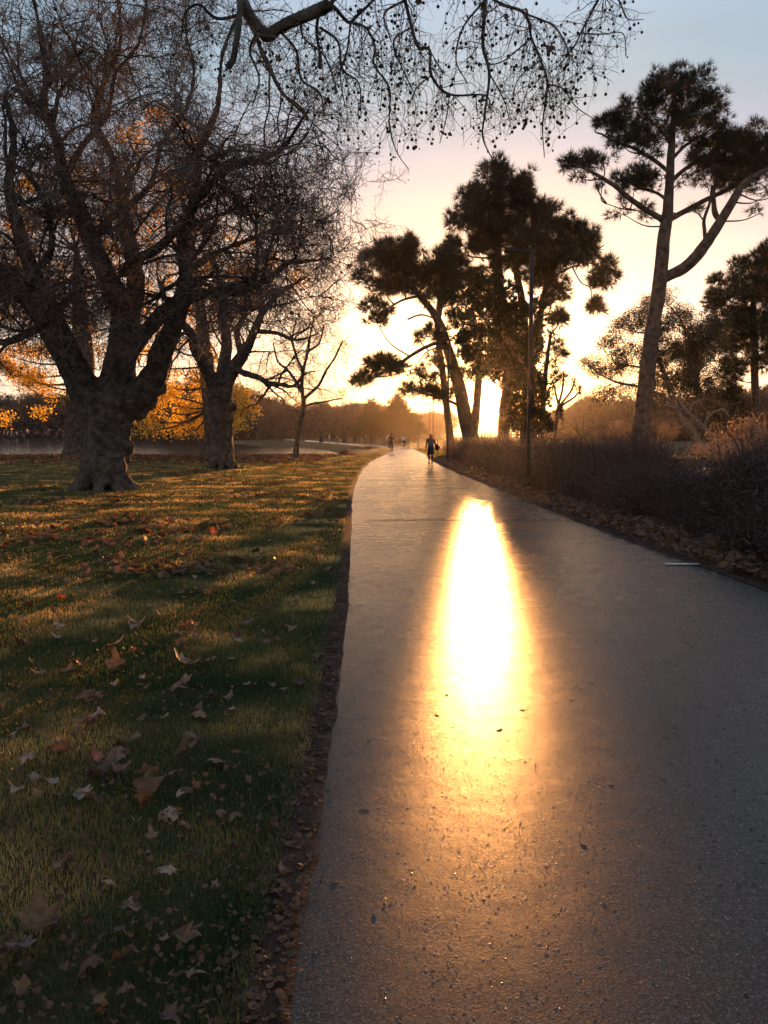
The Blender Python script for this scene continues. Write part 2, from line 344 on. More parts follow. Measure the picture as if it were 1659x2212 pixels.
# soil strip along the left edge, ragged where it spills over the path
sm = Mesh(); yy = np.concatenate([np.linspace(.8, 6, 160), np.linspace(6.1, 45, 160)]); n = len(yy)
def ragged(n, a, g): 
    x = g.normal(0, 1, n); k = np.hanning(11); k /= k.sum(); return np.convolve(x, k, 'same') * a * 1.5 + g.normal(0, a * .12, n)
xl = edge_x(LE, yy) - .15 + ragged(n, .02, rng); xr = edge_x(LE, yy) + .035 + ragged(n, .012, rng)
pts = np.stack([np.stack([xl + (xr - xl) * k / 4, yy, np.full(n, .010 + .008 * math.sin(math.pi * min(1, k / 4 * .9 + .1))) + rng.normal(0, .002, n) * (k not in (0, 4))], -1) for k in range(5)], 1)
pts[:, 4, 2] = .0105
ii = np.arange(n * 5).reshape(n, 5); sm.add(pts, np.stack([ii[:-1, :-1], ii[:-1, 1:], ii[1:, 1:], ii[1:, :-1]], -1).reshape(-1, 4))
tag(sm.build('soil_strip', M['soil'], smooth=True), 'strip of dark earth between the lawn and the path', kind='structure')
# verge on the right: bare earth under leaf litter
vm = Mesh(); yy = np.linspace(3, 62, 200); n = len(yy)
xl = edge_x(RE, yy) - .0 + ragged(n, .04, rng); xr = xl + np.interp(yy, [3, 20, 62], [7, 5.2, 4])
kk = 16; pts = np.stack([np.stack([xl + (xr - xl) * k / kk, yy, (.030 if k else .014) + .02 * rng.normal(0, 1, n) * (k > 0) + (k > 0) * .03], -1) for k in range(kk + 1)], 1)
pts[..., 2] = np.maximum(pts[..., 2], .012) + np.minimum(0, ground_z(pts[..., 0], pts[..., 1]))
ii = np.arange(n * (kk + 1)).reshape(n, kk + 1); vm.add(pts, np.stack([ii[:-1, :-1], ii[:-1, 1:], ii[1:, 1:], ii[1:, :-1]], -1).reshape(-1, 4))
tag(vm.build('verge', M['soil'], smooth=True), 'earth verge under the reeds along the right edge of the path', kind='structure')
# painted mark and expansion joint on the path
a, b_ = G(1440, 1223.5), G(1508, 1222)
wm = Mesh(); wm.box(((a[0] + b_[0]) / 2, (a[1] + b_[1]) / 2, .029), (b_[0] - a[0], .085, .006), .01)
tag(wm.build('painted_line', M['white']), 'short white painted line at the right edge of the path', kind='structure')
a = G(1000, 1126); jm = Mesh()
jm.box((edge_x(LE, a[1]) * .5 + edge_x(RE, a[1]) * .5, a[1], .0268), (edge_x(RE, a[1]) - edge_x(LE, a[1]) - .6, .05, .004))
tag(jm.build('path_joint', M['debris']), 'narrow joint running across the path', kind='structure')
# ------------------------------------------------------------------ tree building blocks
def spray_template(seed, L=.95, hang=.12, r0=.007, nside=7, balls=0, sides=3, sub=2):
    g = np.random.default_rng(seed); m = Mesh()
    main = wander((0, 0, 0), (0, 0, 1), L, 7, .22, g); m.tube(main, np.linspace(r0, r0 * .4, 8), sides)
    for k in range(nside):
        f = .12 + .85 * k / nside; i = min(6, int(f * 7)); p = main[i] + (main[i + 1] - main[i]) * (f * 7 - i)
        a = g.uniform(0, 6.28); d = norm(np.array([math.cos(a), math.sin(a), .6]))
        l = L * g.uniform(.28, .55) * (1.1 - .5 * f)
        tw = wander(p, d, l, 4, .3, g); m.tube(tw, np.linspace(r0 * .6, r0 * .3, 5), sides)
        for _ in range(sub):
            j = g.integers(1, 4); dd = norm(g.normal(0, 1, 3) + np.array([0, 0, .8]))
            t2 = wander(tw[j], dd, l * g.uniform(.4, .7), 2, .35, g); m.tube(t2, np.linspace(r0 * .45, r0 * .25, 3), sides)
        if balls and g.random() < balls: m.ball(tw[-1], .02, 4, 2)
    return m.tmpl()
SPRAYS = [spray_template(100 + i, r0=.0085, balls=.12) for i in range(8)]
SPRAYS_FAR = [spray_template(200 + i, L=2.4, r0=.03, nside=9, sub=3) for i in range(6)]
def put_sprays(m, tm, pts, dirs, g, smin=.7, smax=1.3):
    pts = np.asarray(pts); dirs = np.asarray(dirs); ch = g.integers(0, len(tm), len(pts))
    for k in range(len(tm)):
        s_ = ch == k
        if s_.any(): m.stamp(tm[k], align(dirs[s_], g.uniform(0, 6.28, s_.sum()), g.uniform(smin, smax, s_.sum())), pts[s_])
def branch_out(tm, limbs, g, n1, L1, n2, L2, per, droop=.04, start=.25, sides1=5, sag=.35, thick=1.0, clipf=None):
    """limbs: (points, radii).  Adds side branches to mesh tm; returns the places and directions for twig sprays."""
    sp, sd = [], []
    for pts, rad in limbs:
        n = len(pts); ln = np.linalg.norm(np.diff(pts, axis=0), axis=1).sum()
        cnt = max(3, int(n1 * ln))
        for _ in range(cnt):
            f = g.uniform(start, 1.0); i = min(n - 2, int(f * (n - 1))); p = pts[i] + (pts[i + 1] - pts[i]) * (f * (n - 1) - i)
            tg = norm(pts[i + 1] - pts[i]); d = norm(tg * .7 + g.normal(0, .75, 3) + np.array([0, 0, .15]))
            l = L1 * g.uniform(.5, 1.2) * (1.1 - .4 * f); r = min(rad[i] * .55, .075) * g.uniform(.6, 1) * thick
            b1 = wander(p, d, l, 7, .2, g, droop=droop)
            if clipf is not None and not clipf(b1[-1]): continue
            tm.tube(b1, np.linspace(r, r * .3, 8), sides1)
            for _k in range(n2):
                q = g.uniform(.2, 1); j = min(6, int(q * 7)); p2 = b1[j] + (b1[j + 1] - b1[j]) * (q * 7 - j)
                d2 = norm(norm(b1[j + 1] - b1[j]) * .6 + g.normal(0, .7, 3)); l2 = L2 * g.uniform(.5, 1.2)
                b2 = wander(p2, d2, l2, 5, .25, g, droop=droop * 1.5)
                if clipf is not None and not clipf(b2[-1]): continue
                tm.tube(b2, np.linspace(r * .4, r * .16, 6), 3)
                for _m in range(per):
                    j = g.integers(0, 6); d3 = norm(norm(b2[-1] - b2[0]) * .5 + g.normal(0, .7, 3) + np.array([0, 0, -sag]))
                    sp.append(b2[j]); sd.append(d3)
            sp.append(b1[-1]); sd.append(norm(b1[-1] - b1[-2]))
    return sp, sd
def px_limb(pts, D, radii, n=None, dd=None, g=None, jitter=0.0):
    """limb traced at view positions; radii in view pixels"""
    k = len(pts); dd = [0] * k if dd is None else dd
    w = np.array([P(x, y, D + e) for (x, y), e in zip(pts, dd)])
    n = n or max(8, k * 4); line = smooth_line(w, n)
    rr = np.interp(np.linspace(0, k - 1, n), np.arange(k), np.interp(np.arange(k), np.linspace(0, k - 1, len(radii)), radii)) * D / F
    return line, rr
def trunk_tube(m, line, rad, sides=14, g=None, bump=.05):
    g = g or rng; n = len(line)
    m.tube(line, rad, sides, rough=bump, gr=g)
def root_flare(m, base, r, g, D):
    for a in np.linspace(0, 6.28, 9)[:-1] + g.uniform(-.2, .2, 8):
        d = np.array([math.cos(a), math.sin(a), 0])
        pts = np.array([base + d * r * .45 + (0, 0, .95), base + d * r * .62 + (0, 0, .45), base + d * r * .95 + (0, 0, .15), base + d * r * 1.45 + (0, 0, -.1)])
        m.tube(smooth_line(pts, 7), np.linspace(r * .45, r * .17, 7), 8, rough=.04, gr=g)
def fuse(o, vox, amp=.03, size=.5):
    rm_ = o.modifiers.new('fuse', 'REMESH'); rm_.mode = 'VOXEL'; rm_.voxel_size = vox; rm_.use_smooth_shade = True
    sm_ = o.modifiers.new('smooth', 'SMOOTH'); sm_.factor = .5; sm_.iterations = 4
    tx = bpy.data.textures.new('bark_lumps', 'CLOUDS'); tx.noise_scale = size; tx.noise_depth = 3
    dp = o.modifiers.new('lumps', 'DISPLACE'); dp.texture = tx; dp.strength = amp * 2; dp.mid_level = .5; dp.texture_coords = 'LOCAL'
    tx2 = bpy.data.textures.new('bark_ridges', 'CLOUDS'); tx2.noise_scale = size * .25; tx2.noise_depth = 2
    d2 = o.modifiers.new('ridges', 'DISPLACE'); d2.texture = tx2; d2.strength = amp * .8; d2.mid_level = .5; d2.texture_coords = 'LOCAL'
def burl(m, c, r, g):
    m.ball(c, np.array([r, r, r * 1.2]) * g.uniform(.8, 1.2, 3), 10, 7)
# ------------------------------------------------------------------ 1  the great plane tree on the left
def plane_tree_big():
    g = np.random.default_rng(11); D = 24.7; base = G(226, 1057)
    root = empty('plane_tree', base, 'huge bare plane tree with massive forked trunk on the left lawn', 'tree', 'bare plane trees')
    tm = Mesh(True); limbs = []
    line, rad = px_limb([(226, 1062), (226, 1035), (226, 1000), (232, 950), (238, 900), (240, 850)], D, [60, 50, 44, 44, 52, 60], 26)
    rad = rad * (1 + .05 * np.sin(np.arange(26) * 1.7)); trunk_tube(tm, line, rad, 26, g, .035)
    root_flare(tm, base, .78, g, D)
    for (x, y, r) in ((277, 968, 13), (268, 990, 12), (338, 838, 20), (300, 890, 18), (190, 905, 20), (195, 955, 16), (262, 930, 20), (215, 1000, 20), (325, 862, 18), (348, 815, 11)):
        burl(tm, P(x, y, D - .1), r * D / F, g)
    def limb(pts, radii, dd=None, main=True):
        l, r = px_limb(pts, D, radii, len(pts) * 4, dd); r = r * .84; trunk_tube(tm, l, r, 14, g, .04)
        if main: limbs.append((l, r))
    limb([(215, 905), (185, 860), (155, 800), (122, 742), (98, 700), (60, 648), (15, 600), (-50, 540), (-110, 480)], [40, 36, 30, 27, 25, 23, 19, 14, 8], [0, 0, .3, .6, 1, 1.5, 2, 3, 4])
    limb([(215, 880), (165, 790), (130, 715), (100, 650), (72, 590), (40, 500), (20, 400), (30, 300), (10, 200)], [34, 28, 24, 22, 19, 15, 11, 8, 5], [0, -.6, -1, -1.4, -2, -2.5, -3, -3, -3.5])
    limb([(240, 880), (258, 800), (266, 730), (262, 665), (228, 590), (195, 515), (165, 440), (140, 385), (122, 300), (95, 235), (100, 160), (85, 60), (60, -60)], [50, 42, 34, 28, 24, 21, 18, 15, 12, 10, 8, 6, 4], [0, 0, -.2, -.4, -.7, -1, -1, -1.2, -1.5, -1.8, -2, -2, -2])
    limb([(262, 800), (276, 700), (292, 620), (285, 540), (268, 470), (262, 420), (240, 335), (205, 265), (225, 180), (260, 90), (250, -40)], [32, 28, 24, 20, 17, 15, 12, 10, 8, 6, 4], [0, .5, 1, 1.5, 2, 2.4, 2.8, 3, 3, 3, 3])
    limb([(262, 880), (305, 850), (338, 800), (352, 755), (375, 705), (393, 640), (400, 590), (392, 520), (420, 430), (430, 330), (470, 230), (480, 120), (520, 20)], [42, 34, 30, 27, 24, 20, 17, 14, 12, 9, 7, 5, 4], [0, -.3, -.6, -.8, -1, -1.2, -1.4, -1.6, -2, -2.5, -3, -3, -3])
    limb([(285, 760), (300, 735), (330, 700), (365, 665), (405, 645), (455, 632), (525, 625), (580, 602), (622, 567), (668, 564), (715, 555), (760, 520), (800, 470), (828, 430)], [20, 20, 19, 17, 15, 14, 12, 9, 7, 5, 3.5, 2.5, 1.6, 1], [0, 0, -.4, -.8, -1, -1.4, -2, -2, -2.4, -2.6, -3, -3, -3, -3])
    limb([(270, 590), (300, 560), (350, 530), (400, 470), (440, 415), (500, 362), (560, 345), (610, 320), (650, 262), (690, 200)], [14, 12, 11, 10, 9, 8, 7, 5, 4, 3], [0, -1, -2, -2.5, -3, -3, -3.4, -3.4, -4, -4])
    limb([(196, 515), (240, 470), (285, 440), (330, 390), (350, 310), (400, 240), (420, 150), (400, 60), (420, -40)], [11, 10, 9, 8, 7, 6, 5, 4, 3], [0, 1, 2, 2.5, 3, 3, 3, 3, 3])
    limb([(140, 390), (175, 320), (230, 250), (250, 160), (300, 90), (320, -20)], [9, 8, 7, 6, 5, 4], [0, 0, 1, 1, 1, 1])
    limb([(95, 240), (60, 190), (20, 120), (-20, 40)], [7, 6, 5, 4]); limb([(72, 590), (110, 540), (100, 450), (60, 380), (-20, 330)], [10, 9, 7, 6, 4], [0, -1, -2, -3, -3])
    limb([(98, 700), (60, 720), (10, 740), (-60, 735)], [14, 11, 9, 7], [0, -.8, -1.4, -2]); limb([(400, 590), (470, 545), (560, 510), (640, 480), (720, 470), (790, 430)], [10, 8, 6, 4, 2.5, 1.2], [0, 1, 1.5, 2, 2, 2])
    limb([(455, 632), (520, 665), (600, 660), (680, 640), (740, 650)], [8, 7, 5, 4, 3], [0, 1, 1, 1.5, 2])
    limb([(530, 20), (570, 120), (610, 200), (660, 250), (700, 330)], [6, 6, 5, 4, 3], [-3, -3, -3, -3, -3])
    def keep(p):
        px = VW / 2 + p[0] / p[1] * F; py = HOR - (p[2] - CAMH) / p[1] * F
        lim = np.interp(py, [0, 150, 300, 400, 450, 520, 600, 720, 780], [640, 700, 755, 830, 860, 840, 790, 720, 500])
        return px < lim and py < 780 + (70 if px < 120 else 0)
    bm_ = Mesh(); sp, sd = branch_out(bm_, limbs, g, 1.7, 3.2, 9, 1.8, 5, clipf=keep, sag=.3, droop=.05)
    cm = Mesh(); sp = np.array(sp); sd = np.array(sd); py = HOR - (sp[:, 2] - CAMH) / sp[:, 1] * F; k = g.random(len(sp)) < np.interp(VW / 2 + sp[:, 0] / sp[:, 1] * F, [380, 520], [1, .68]) * np.interp(py, [0, 150, 350, 500, 800], [.36, .45, .6, .75, .9]); sp, sd = sp[k], sd[k]; put_sprays(cm, SPRAYS, sp, sd, g, .8, 1.5)
    fuse(tm.build('trunk', M['bark'], root, True, base), .055, .05, .55); bm_.build('branches', M['bark'], root, True, base); cm.build('crown', M['twig'], root, False, base)
    # a few dead leaves still hanging
    lm = Mesh(); k = g.choice(len(sp), 260); lm.stamp(LEAFLET, align(g.normal(0, 1, (260, 3)), g.uniform(0, 6, 260), g.uniform(.8, 1.4, 260)), sp[k] + g.normal(0, .3, (260, 3)))
    lo = lm.build('dead_leaves', M['deadleaf'], root, False, base); lo['kind'] = 'stuff'
    return len(sp)
# small cheap leaf: a five pointed star slightly folded
def leaflet(r=.07):
    a = np.linspace(0, 2 * math.pi, 10, endpoint=False); rr = np.where(np.arange(10) % 2 == 0, r, r * .78) * np.array([1, .9, .8, 1.1, 1.05, .9, .85, 1, 1.1, .8])
    v = np.stack([np.cos(a) * rr, np.sin(a) * rr, np.abs(np.sin(a)) * rr * .5], -1); v = np.vstack([v, [0, 0, 0]])
    return v, np.zeros((0, 4), int), np.array([[i, (i + 1) % 10, 10] for i in range(10)])
LEAFLET = leaflet(); FLATLET = (LEAFLET[0] * np.array([1, 1, .1]), LEAFLET[1], LEAFLET[2])
nsp = plane_tree_big()
# ------------------------------------------------------------------ 2  second plane tree
def plane_tree_second():
    g = np.random.default_rng(12); D = 40; base = G(481, 1012)
    root = empty('plane_tree', base, 'bare plane tree with gold leaves behind it, right of the huge plane tree', 'tree', 'bare plane trees')
    tm = Mesh(True); limbs = []
    l, r = px_limb([(481, 1016), (480, 990), (479, 950), (478, 900), (476, 860), (478, 825)], D, [34, 26, 24, 23, 26, 27], 22); trunk_tube(tm, l, r, 18, g, .04); root_flare(tm, base, .62, g, D)
    for (x, y, rr) in ((503, 880, 10), (500, 905, 8), (460, 860, 9), (495, 950, 8)): burl(tm, P(x, y, D - .2), rr * D / F, g)
    def limb(pts, radii, dd=None):
        l, r = px_limb(pts, D, radii, len(pts) * 4, dd); trunk_tube(tm, l, r, 10, g, .04); limbs.append((l, r))
    limb([(470, 850), (448, 800), (425, 760), (412, 720), (385, 690), (360, 650), (340, 600)], [17, 14, 12, 10, 8, 6, 4], [0, -.5, -1, -1.5, -2, -2, -2])
    limb([(478, 840), (484, 790), (490, 740), (482, 690), (478, 640), (470, 590), (450, 540)], [18, 15, 12, 10, 8, 6, 4], [0, .5, 1, 1, 1, 1, 1])
    limb([(485, 840), (505, 800), (530, 760), (550, 715), (570, 670), (610, 630), (660, 600)], [16, 13, 11, 9, 7, 5, 3], [0, 0, -.5, -1, -1, -1.5, -2])
    limb([(500, 810), (520, 770), (512, 720), (530, 670), (528, 610)], [9, 8, 7, 5, 4], [0, 1, 2, 2, 3])
    limb([(425, 760), (440, 730), (436, 690), (420, 640)], [7, 6, 5, 4], [0, 1, 1, 2])
    limb([(510, 800), (531, 807), (560, 816), (578, 827), (608, 831), (635, 834), (657, 809), (690, 800)], [7, 7, 6, 6, 5, 4, 3, 2], [0, -1, -1.5, -2, -2.5, -3, -3, -3])
    limb([(550, 715), (600, 720), (640, 735), (690, 720)], [6, 5, 4, 2], [0, 0, -1, -2])
    def keep(p):
        px = VW / 2 + p[0] / p[1] * F; py = HOR - (p[2] - CAMH) / p[1] * F
        return py < 890 and px < 760 and py > 500
    bm_ = Mesh(); sp, sd = branch_out(bm_, limbs, g, 1.3, 3.0, 6, 1.6, 2, clipf=keep, sag=.2)
    cm = Mesh(); put_sprays(cm, SPRAYS, sp, sd, g, .9, 1.7)
    fuse(tm.build('trunk', M['bark'], root, True, base), .06, .04, .5); bm_.build('branches', M['bark'], root, True, base); cm.build('crown', M['twig'], root, False, base)
plane_tree_second()
def small_tree():
    g = np.random.default_rng(13); D = 51; base = G(638, 998)
    root = empty('young_bare_tree', base, 'slender young bare tree leaning slightly right, nearest the lake on the left lawn', 'tree')
    tm = Mesh(); limbs = []
    def limb(pts, radii, dd=None, main=True):
        l, r = px_limb(pts, D, radii, len(pts) * 4, dd); trunk_tube(tm, l, r, 8, g, .03)
        if main: limbs.append((l, r))
    limb([(637, 1000), (641, 960), (646, 925), (654, 890), (656, 862)], [8, 6, 5.5, 5, 5], None, False)
    limb([(655, 865), (652, 830), (655, 800), (665, 760), (672, 715), (680, 680)], [4.5, 4, 3.5, 3, 2, 1.5], [0, .5, .5, 1, 1, 1])
    limb([(655, 862), (672, 848), (690, 830), (705, 800), (725, 770), (740, 735)], [4, 3.5, 3, 2.5, 2, 1.5], [0, -.5, -1, -1, -1, -1])
    limb([(654, 880), (675, 872), (700, 868), (730, 862), (742, 862)], [3, 2.5, 2, 1.5, 1], [0, 0, -1, -1, -1])
    limb([(654, 850), (640, 825), (622, 800), (600, 780), (590, 740)], [4, 3.5, 3, 2, 1.5], [0, 0, 1, 1, 1])
    limb([(622, 800), (600, 810), (575, 820)], [2.5, 2, 1.5]); limb([(655, 800), (640, 770), (632, 730), (640, 690)], [3, 2.5, 2, 1.5])
    limb([(665, 760), (690, 740), (700, 700)], [2.5, 2, 1.5])
    limb([(652, 895), (640, 888), (622, 885)], [2, 1.5, 1]); limb([(656, 885), (670, 895), (690, 892)], [2, 1.5, 1])
    sp, sd = branch_out(tm, limbs, g, 1.2, 1.5, 4, .9, 2, start=.3, thick=.8)
    cm = Mesh(); put_sprays(cm, SPRAYS, sp, sd, g, .8, 1.4)
    tm.build('trunk', M['bark'], root, True, base); cm.build('crown', M['twig'], root, False, base)
small_tree()
# ------------------------------------------------------------------ leafy and needle clumps
def tuft_template(seed, n=10, L=.24, w=.03, spread=1.0):
    g = np.random.default_rng(seed); m = Mesh()
    for k in range(n):
        d = norm(g.normal(0, spread, 3) + np.array([0, 0, .9])); s_ = norm(np.cross(d, g.normal(0, 1, 3)))
        l = L * g.uniform(.7, 1.15); m.add([s_ * -w / 2, s_ * w / 2, d * l], None, [[0, 1, 2]])
    return m.tmpl()
def leaf_template(seed, n=9, R0=.16, l=.13, w=.07, hang=.5):
    g = np.random.default_rng(seed); m = Mesh()
    for k in range(n):
        c = g.normal(0, R0, 3); d = norm(g.normal(0, .7, 3) + np.array([0, 0, -hang])); s_ = norm(np.cross(d, g.normal(0, 1, 3)))
        ll = l * g.uniform(.7, 1.2); m.add([c, c + d * ll * .5 + s_ * w / 2, c + d * ll, c + d * ll * .5 - s_ * w / 2], [[0, 1, 2, 3]])
    return m.tmpl()
TUFTS = [tuft_template(300 + i, 12, .38, .028, .65) for i in range(4)]
TUFTS_BIG = [tuft_template(310 + i, 14, .68, .046, .65) for i in range(4)]
CED = [tuft_template(370 + i, 12, .44, .05) for i in range(4)]
CYP = [tuft_template(320 + i, 9, .26, .07, .7) for i in range(4)]
EUC = [leaf_template(330 + i, 9, .2, .2, .06, .9) for i in range(4)]
SMALL = [leaf_template(360 + i, 10, .11, .09, .03, .0) for i in range(4)]
GOLD = [leaf_template(340 + i, 8, .22, .17, .12, .5) for i in range(4)]
def clumps(m, cl, D, tm, g, dens=26.0, sub=.42, per=22, depth=1.0, up=.5, wood=None, anchor=None, wr=.03):
    """cl: (x, y, rx, ry[, depth offset[, density factor]]) in view positions"""
    for c in cl:
        x, y, rx, ry = c[:4]; dd = c[4] if len(c) > 4 else g.uniform(-1, 1) * depth; df = c[5] if len(c) > 5 else 1.0
        cc = P(x, y, D + dd); rad = np.array([rx, (rx + ry) / 2, ry]) * D / F
        n = max(3, int(dens * .8 * df * (rad[0] * rad[2] + .5 * rad[0] * rad[1])))
        u = norm(g.normal(0, 1, (n, 3))) * (g.uniform(.1, 1, (n, 1)) ** .5) * g.uniform(.8, 1.28, (n, 1))
        sc = cc + u * rad * .95
        wl = 2 * math.pi / (sub * 5.5); q0 = np.sin(sc[:, 0] * wl + 1) + np.sin(sc[:, 1] * wl * .8 + 2) + np.sin(sc[:, 2] * wl * 1.3 + .5)
        kq = q0 > (-1.7 if tm is CYP or tm is EUC else -.8) + g.normal(0, .25, n)
        if kq.sum() > 2: sc = sc[kq]; u = u[kq]; n = len(sc)
        k = per; sr = sub * g.uniform(.6, 1.3, (n, 1, 1))
        v = norm(g.normal(0, 1, (n, k, 3)) + np.array([0, 0, up * .5])); p = sc[:, None] + v * sr * np.array([1, 1, .7])
        d = v + np.array([0, 0, up]) + norm(u)[:, None] * .5
        p = p.reshape(-1, 3); d = d.reshape(-1, 3); ch = g.integers(0, len(tm), len(p))
        for q in range(len(tm)):
            s_ = ch == q; m.stamp(tm[q], align(d[s_], g.uniform(0, 6.28, s_.sum()), g.uniform(.75, 1.25, s_.sum())), p[s_])
        if wood is not None:
            for i in g.choice(n, min(n, 6), replace=False):
                wood.tube(np.array([cc - (0, 0, rad[2] * .5), (cc + sc[i]) / 2 + g.normal(0, .12, 3), sc[i]]), [wr, wr * .7, wr * .4], 3)
            if anchor is not None:
                A = anchor; dist = np.linalg.norm(A - cc, axis=1) + np.maximum(0, A[:, 2] - cc[2] + .6 * abs(1)) * 3
                a = A[np.argmin(dist)]; mid = (a * .45 + cc * .55) + np.array([0, 0, -.12 * np.linalg.norm(a - cc)]) + g.normal(0, .15, 3)
                e = cc - (0, 0, rad[2] * .5)
                wood.tube(smooth_line([a, mid, e], 8), np.linspace(wr * 2.6, wr, 8), 5, rough=.05, gr=g)
# ------------------------------------------------------------------ 3  pines
def finish(root, base, tm, cm, bark, leaf):
    tm.build('trunk', bark, root, True, base); cm.build('crown', leaf, root, False, base)
def right_pine():
    g = np.random.default_rng(21); D = 45; base = P(1384, 940, D); base[2] = ground_z(base[0], base[1])
    root = empty('pine_tree', base, 'tall open pine with long bare trunk and forked limb on the right of the path', 'tree', 'pines by the path')
    tm = Mesh(); cm = Mesh(); A = []
    def limb(pts, radii, dd=None):
        l, r = px_limb(pts, D, radii, len(pts) * 4, dd); tm.tube(l, r, 12, rough=.03, gr=g); A.append(l)
    limb([(1380, 1008), (1383, 940), (1390, 880), (1401, 780), (1413, 690), (1424, 620), (1430, 560), (1434, 510), (1441, 470), (1446, 400), (1449, 340), (1453, 280), (1456, 220), (1459, 170)], [24, 19, 18, 17, 15, 15, 14, 13, 12, 9, 8, 6, 4, 2])
    limb([(1424, 605), (1443, 596), (1482, 576), (1515, 540), (1548, 492), (1581, 438), (1606, 398), (1642, 374), (1690, 350)], [12, 11, 12, 12, 10, 9, 7, 5, 3], [0, 0, -.3, -.6, -.8, -1, -1, -1, -1])
    limb([(1524, 530), (1522, 500), (1521, 474), (1533, 438), (1538, 400)], [4, 4, 3.5, 3, 2]); limb([(1556, 478), (1545, 462), (1542, 440), (1542, 410), (1555, 370)], [5, 6, 5, 4, 2])
    limb([(1432, 474), (1395, 453), (1356, 426), (1329, 402), (1290, 378), (1258, 362)], [6, 5.5, 5, 4.5, 3.5, 2], [0, -.4, -.8, -1, -1.2, -1.4])
    limb([(1447, 474), (1491, 450), (1530, 429), (1581, 405), (1626, 378), (1680, 360)], [6, 5.5, 5, 4.5, 4, 3], [0, .6, 1, 1.5, 2, 2])
    limb([(1445, 372), (1416, 348), (1371, 321), (1329, 306), (1300, 290)], [4, 4, 3, 2.5, 1.5]); limb([(1440, 432), (1419, 417), (1389, 408), (1365, 398)], [3.5, 3, 2.5, 1.5])
    limb([(1450, 345), (1480, 315), (1520, 290), (1550, 270)], [4, 3, 2.5, 1.5]); limb([(1447, 395), (1480, 365), (1530, 335), (1580, 310), (1630, 300)], [5, 4, 3.5, 3, 2])
    limb([(1451, 310), (1425, 280), (1400, 250), (1395, 215)], [3, 2.5, 2, 1.5]); limb([(1454, 265), (1480, 240), (1510, 210), (1520, 190)], [3, 2.5, 2, 1.5])
    for a, b_ in (((1441, 465), (1380, 455)), ((1380, 455), (1310, 440)), ((1452, 460), (1500, 455))):
        limb([a, ((a[0] + b_[0]) / 2, (a[1] + b_[1]) / 2 + 4), b_], [1.5, 1.2, .8], [0, .5, .5])
    cl = [(1461, 170, 38, 22), (1420, 180, 22, 22), (1500, 180, 34, 28), (1402, 212, 20, 28), (1535, 212, 20, 32), (1450, 215, 46, 24, 0, .7), (1512, 245, 42, 32), (1415, 240, 28, 20, 0, .8), (1482, 275, 46, 26, 0, .7), (1545, 262, 22, 25), (1440, 255, 30, 18, 0, .55),
          (1353, 228, 17, 14), (1328, 256, 28, 16), (1298, 262, 14, 11), (1310, 282, 24, 13), (1350, 284, 38, 20), (1392, 298, 32, 18), (1350, 312, 30, 13, 0, .7), (1402, 328, 28, 14, 0, .7), (1375, 262, 25, 15), (1425, 290, 20, 18, 0, .6),
          (1350, 385, 18, 13), (1376, 384, 28, 17), (1406, 392, 24, 16), (1370, 404, 28, 11, 0, .6), (1402, 370, 22, 12), (1230, 344, 14, 12), (1250, 352, 28, 17), (1277, 350, 22, 15), (1302, 345, 18, 9, 0, .5), (1252, 376, 26, 12, 0, .6),
          (1300, 400, 30, 14, 0, .18), (1350, 458, 60, 12, 0, .16), (1400, 462, 30, 12, 0, .14), (1500, 452, 30, 10, 0, .2), (1340, 430, 26, 12, 0, .2), (1640, 455, 26, 12, 0, .2),
          (1562, 290, 34, 22), (1592, 305, 38, 22), (1632, 318, 48, 28), (1532, 318, 40, 22), (1512, 350, 40, 18, 0, .8), (1572, 348, 50, 20), (1622, 356, 50, 22), (1655, 300, 40, 26), (1542, 385, 50, 16, 0, .6), (1600, 402, 50, 16, 0, .55), (1648, 420, 30, 12, 0, .6), (1632, 268, 9, 13), (1690, 340, 50, 40), (1480, 385, 24, 14, 0, .5), (1700, 400, 40, 25), (1490, 320, 30, 20, 0, .6), (1600, 378, 50, 16, 0, .7)]
    cl = [(c[0], c[1], c[2] * 1.12, c[3] * 1.12) + tuple(c[4:]) for c in cl]; clumps(cm, cl, D, TUFTS, g, dens=40, sub=.26, per=9, depth=1.2, wood=tm, anchor=np.vstack(A), wr=.02)
    finish(root, base, tm, cm, M['pinebark'], M['needle'])
right_pine()
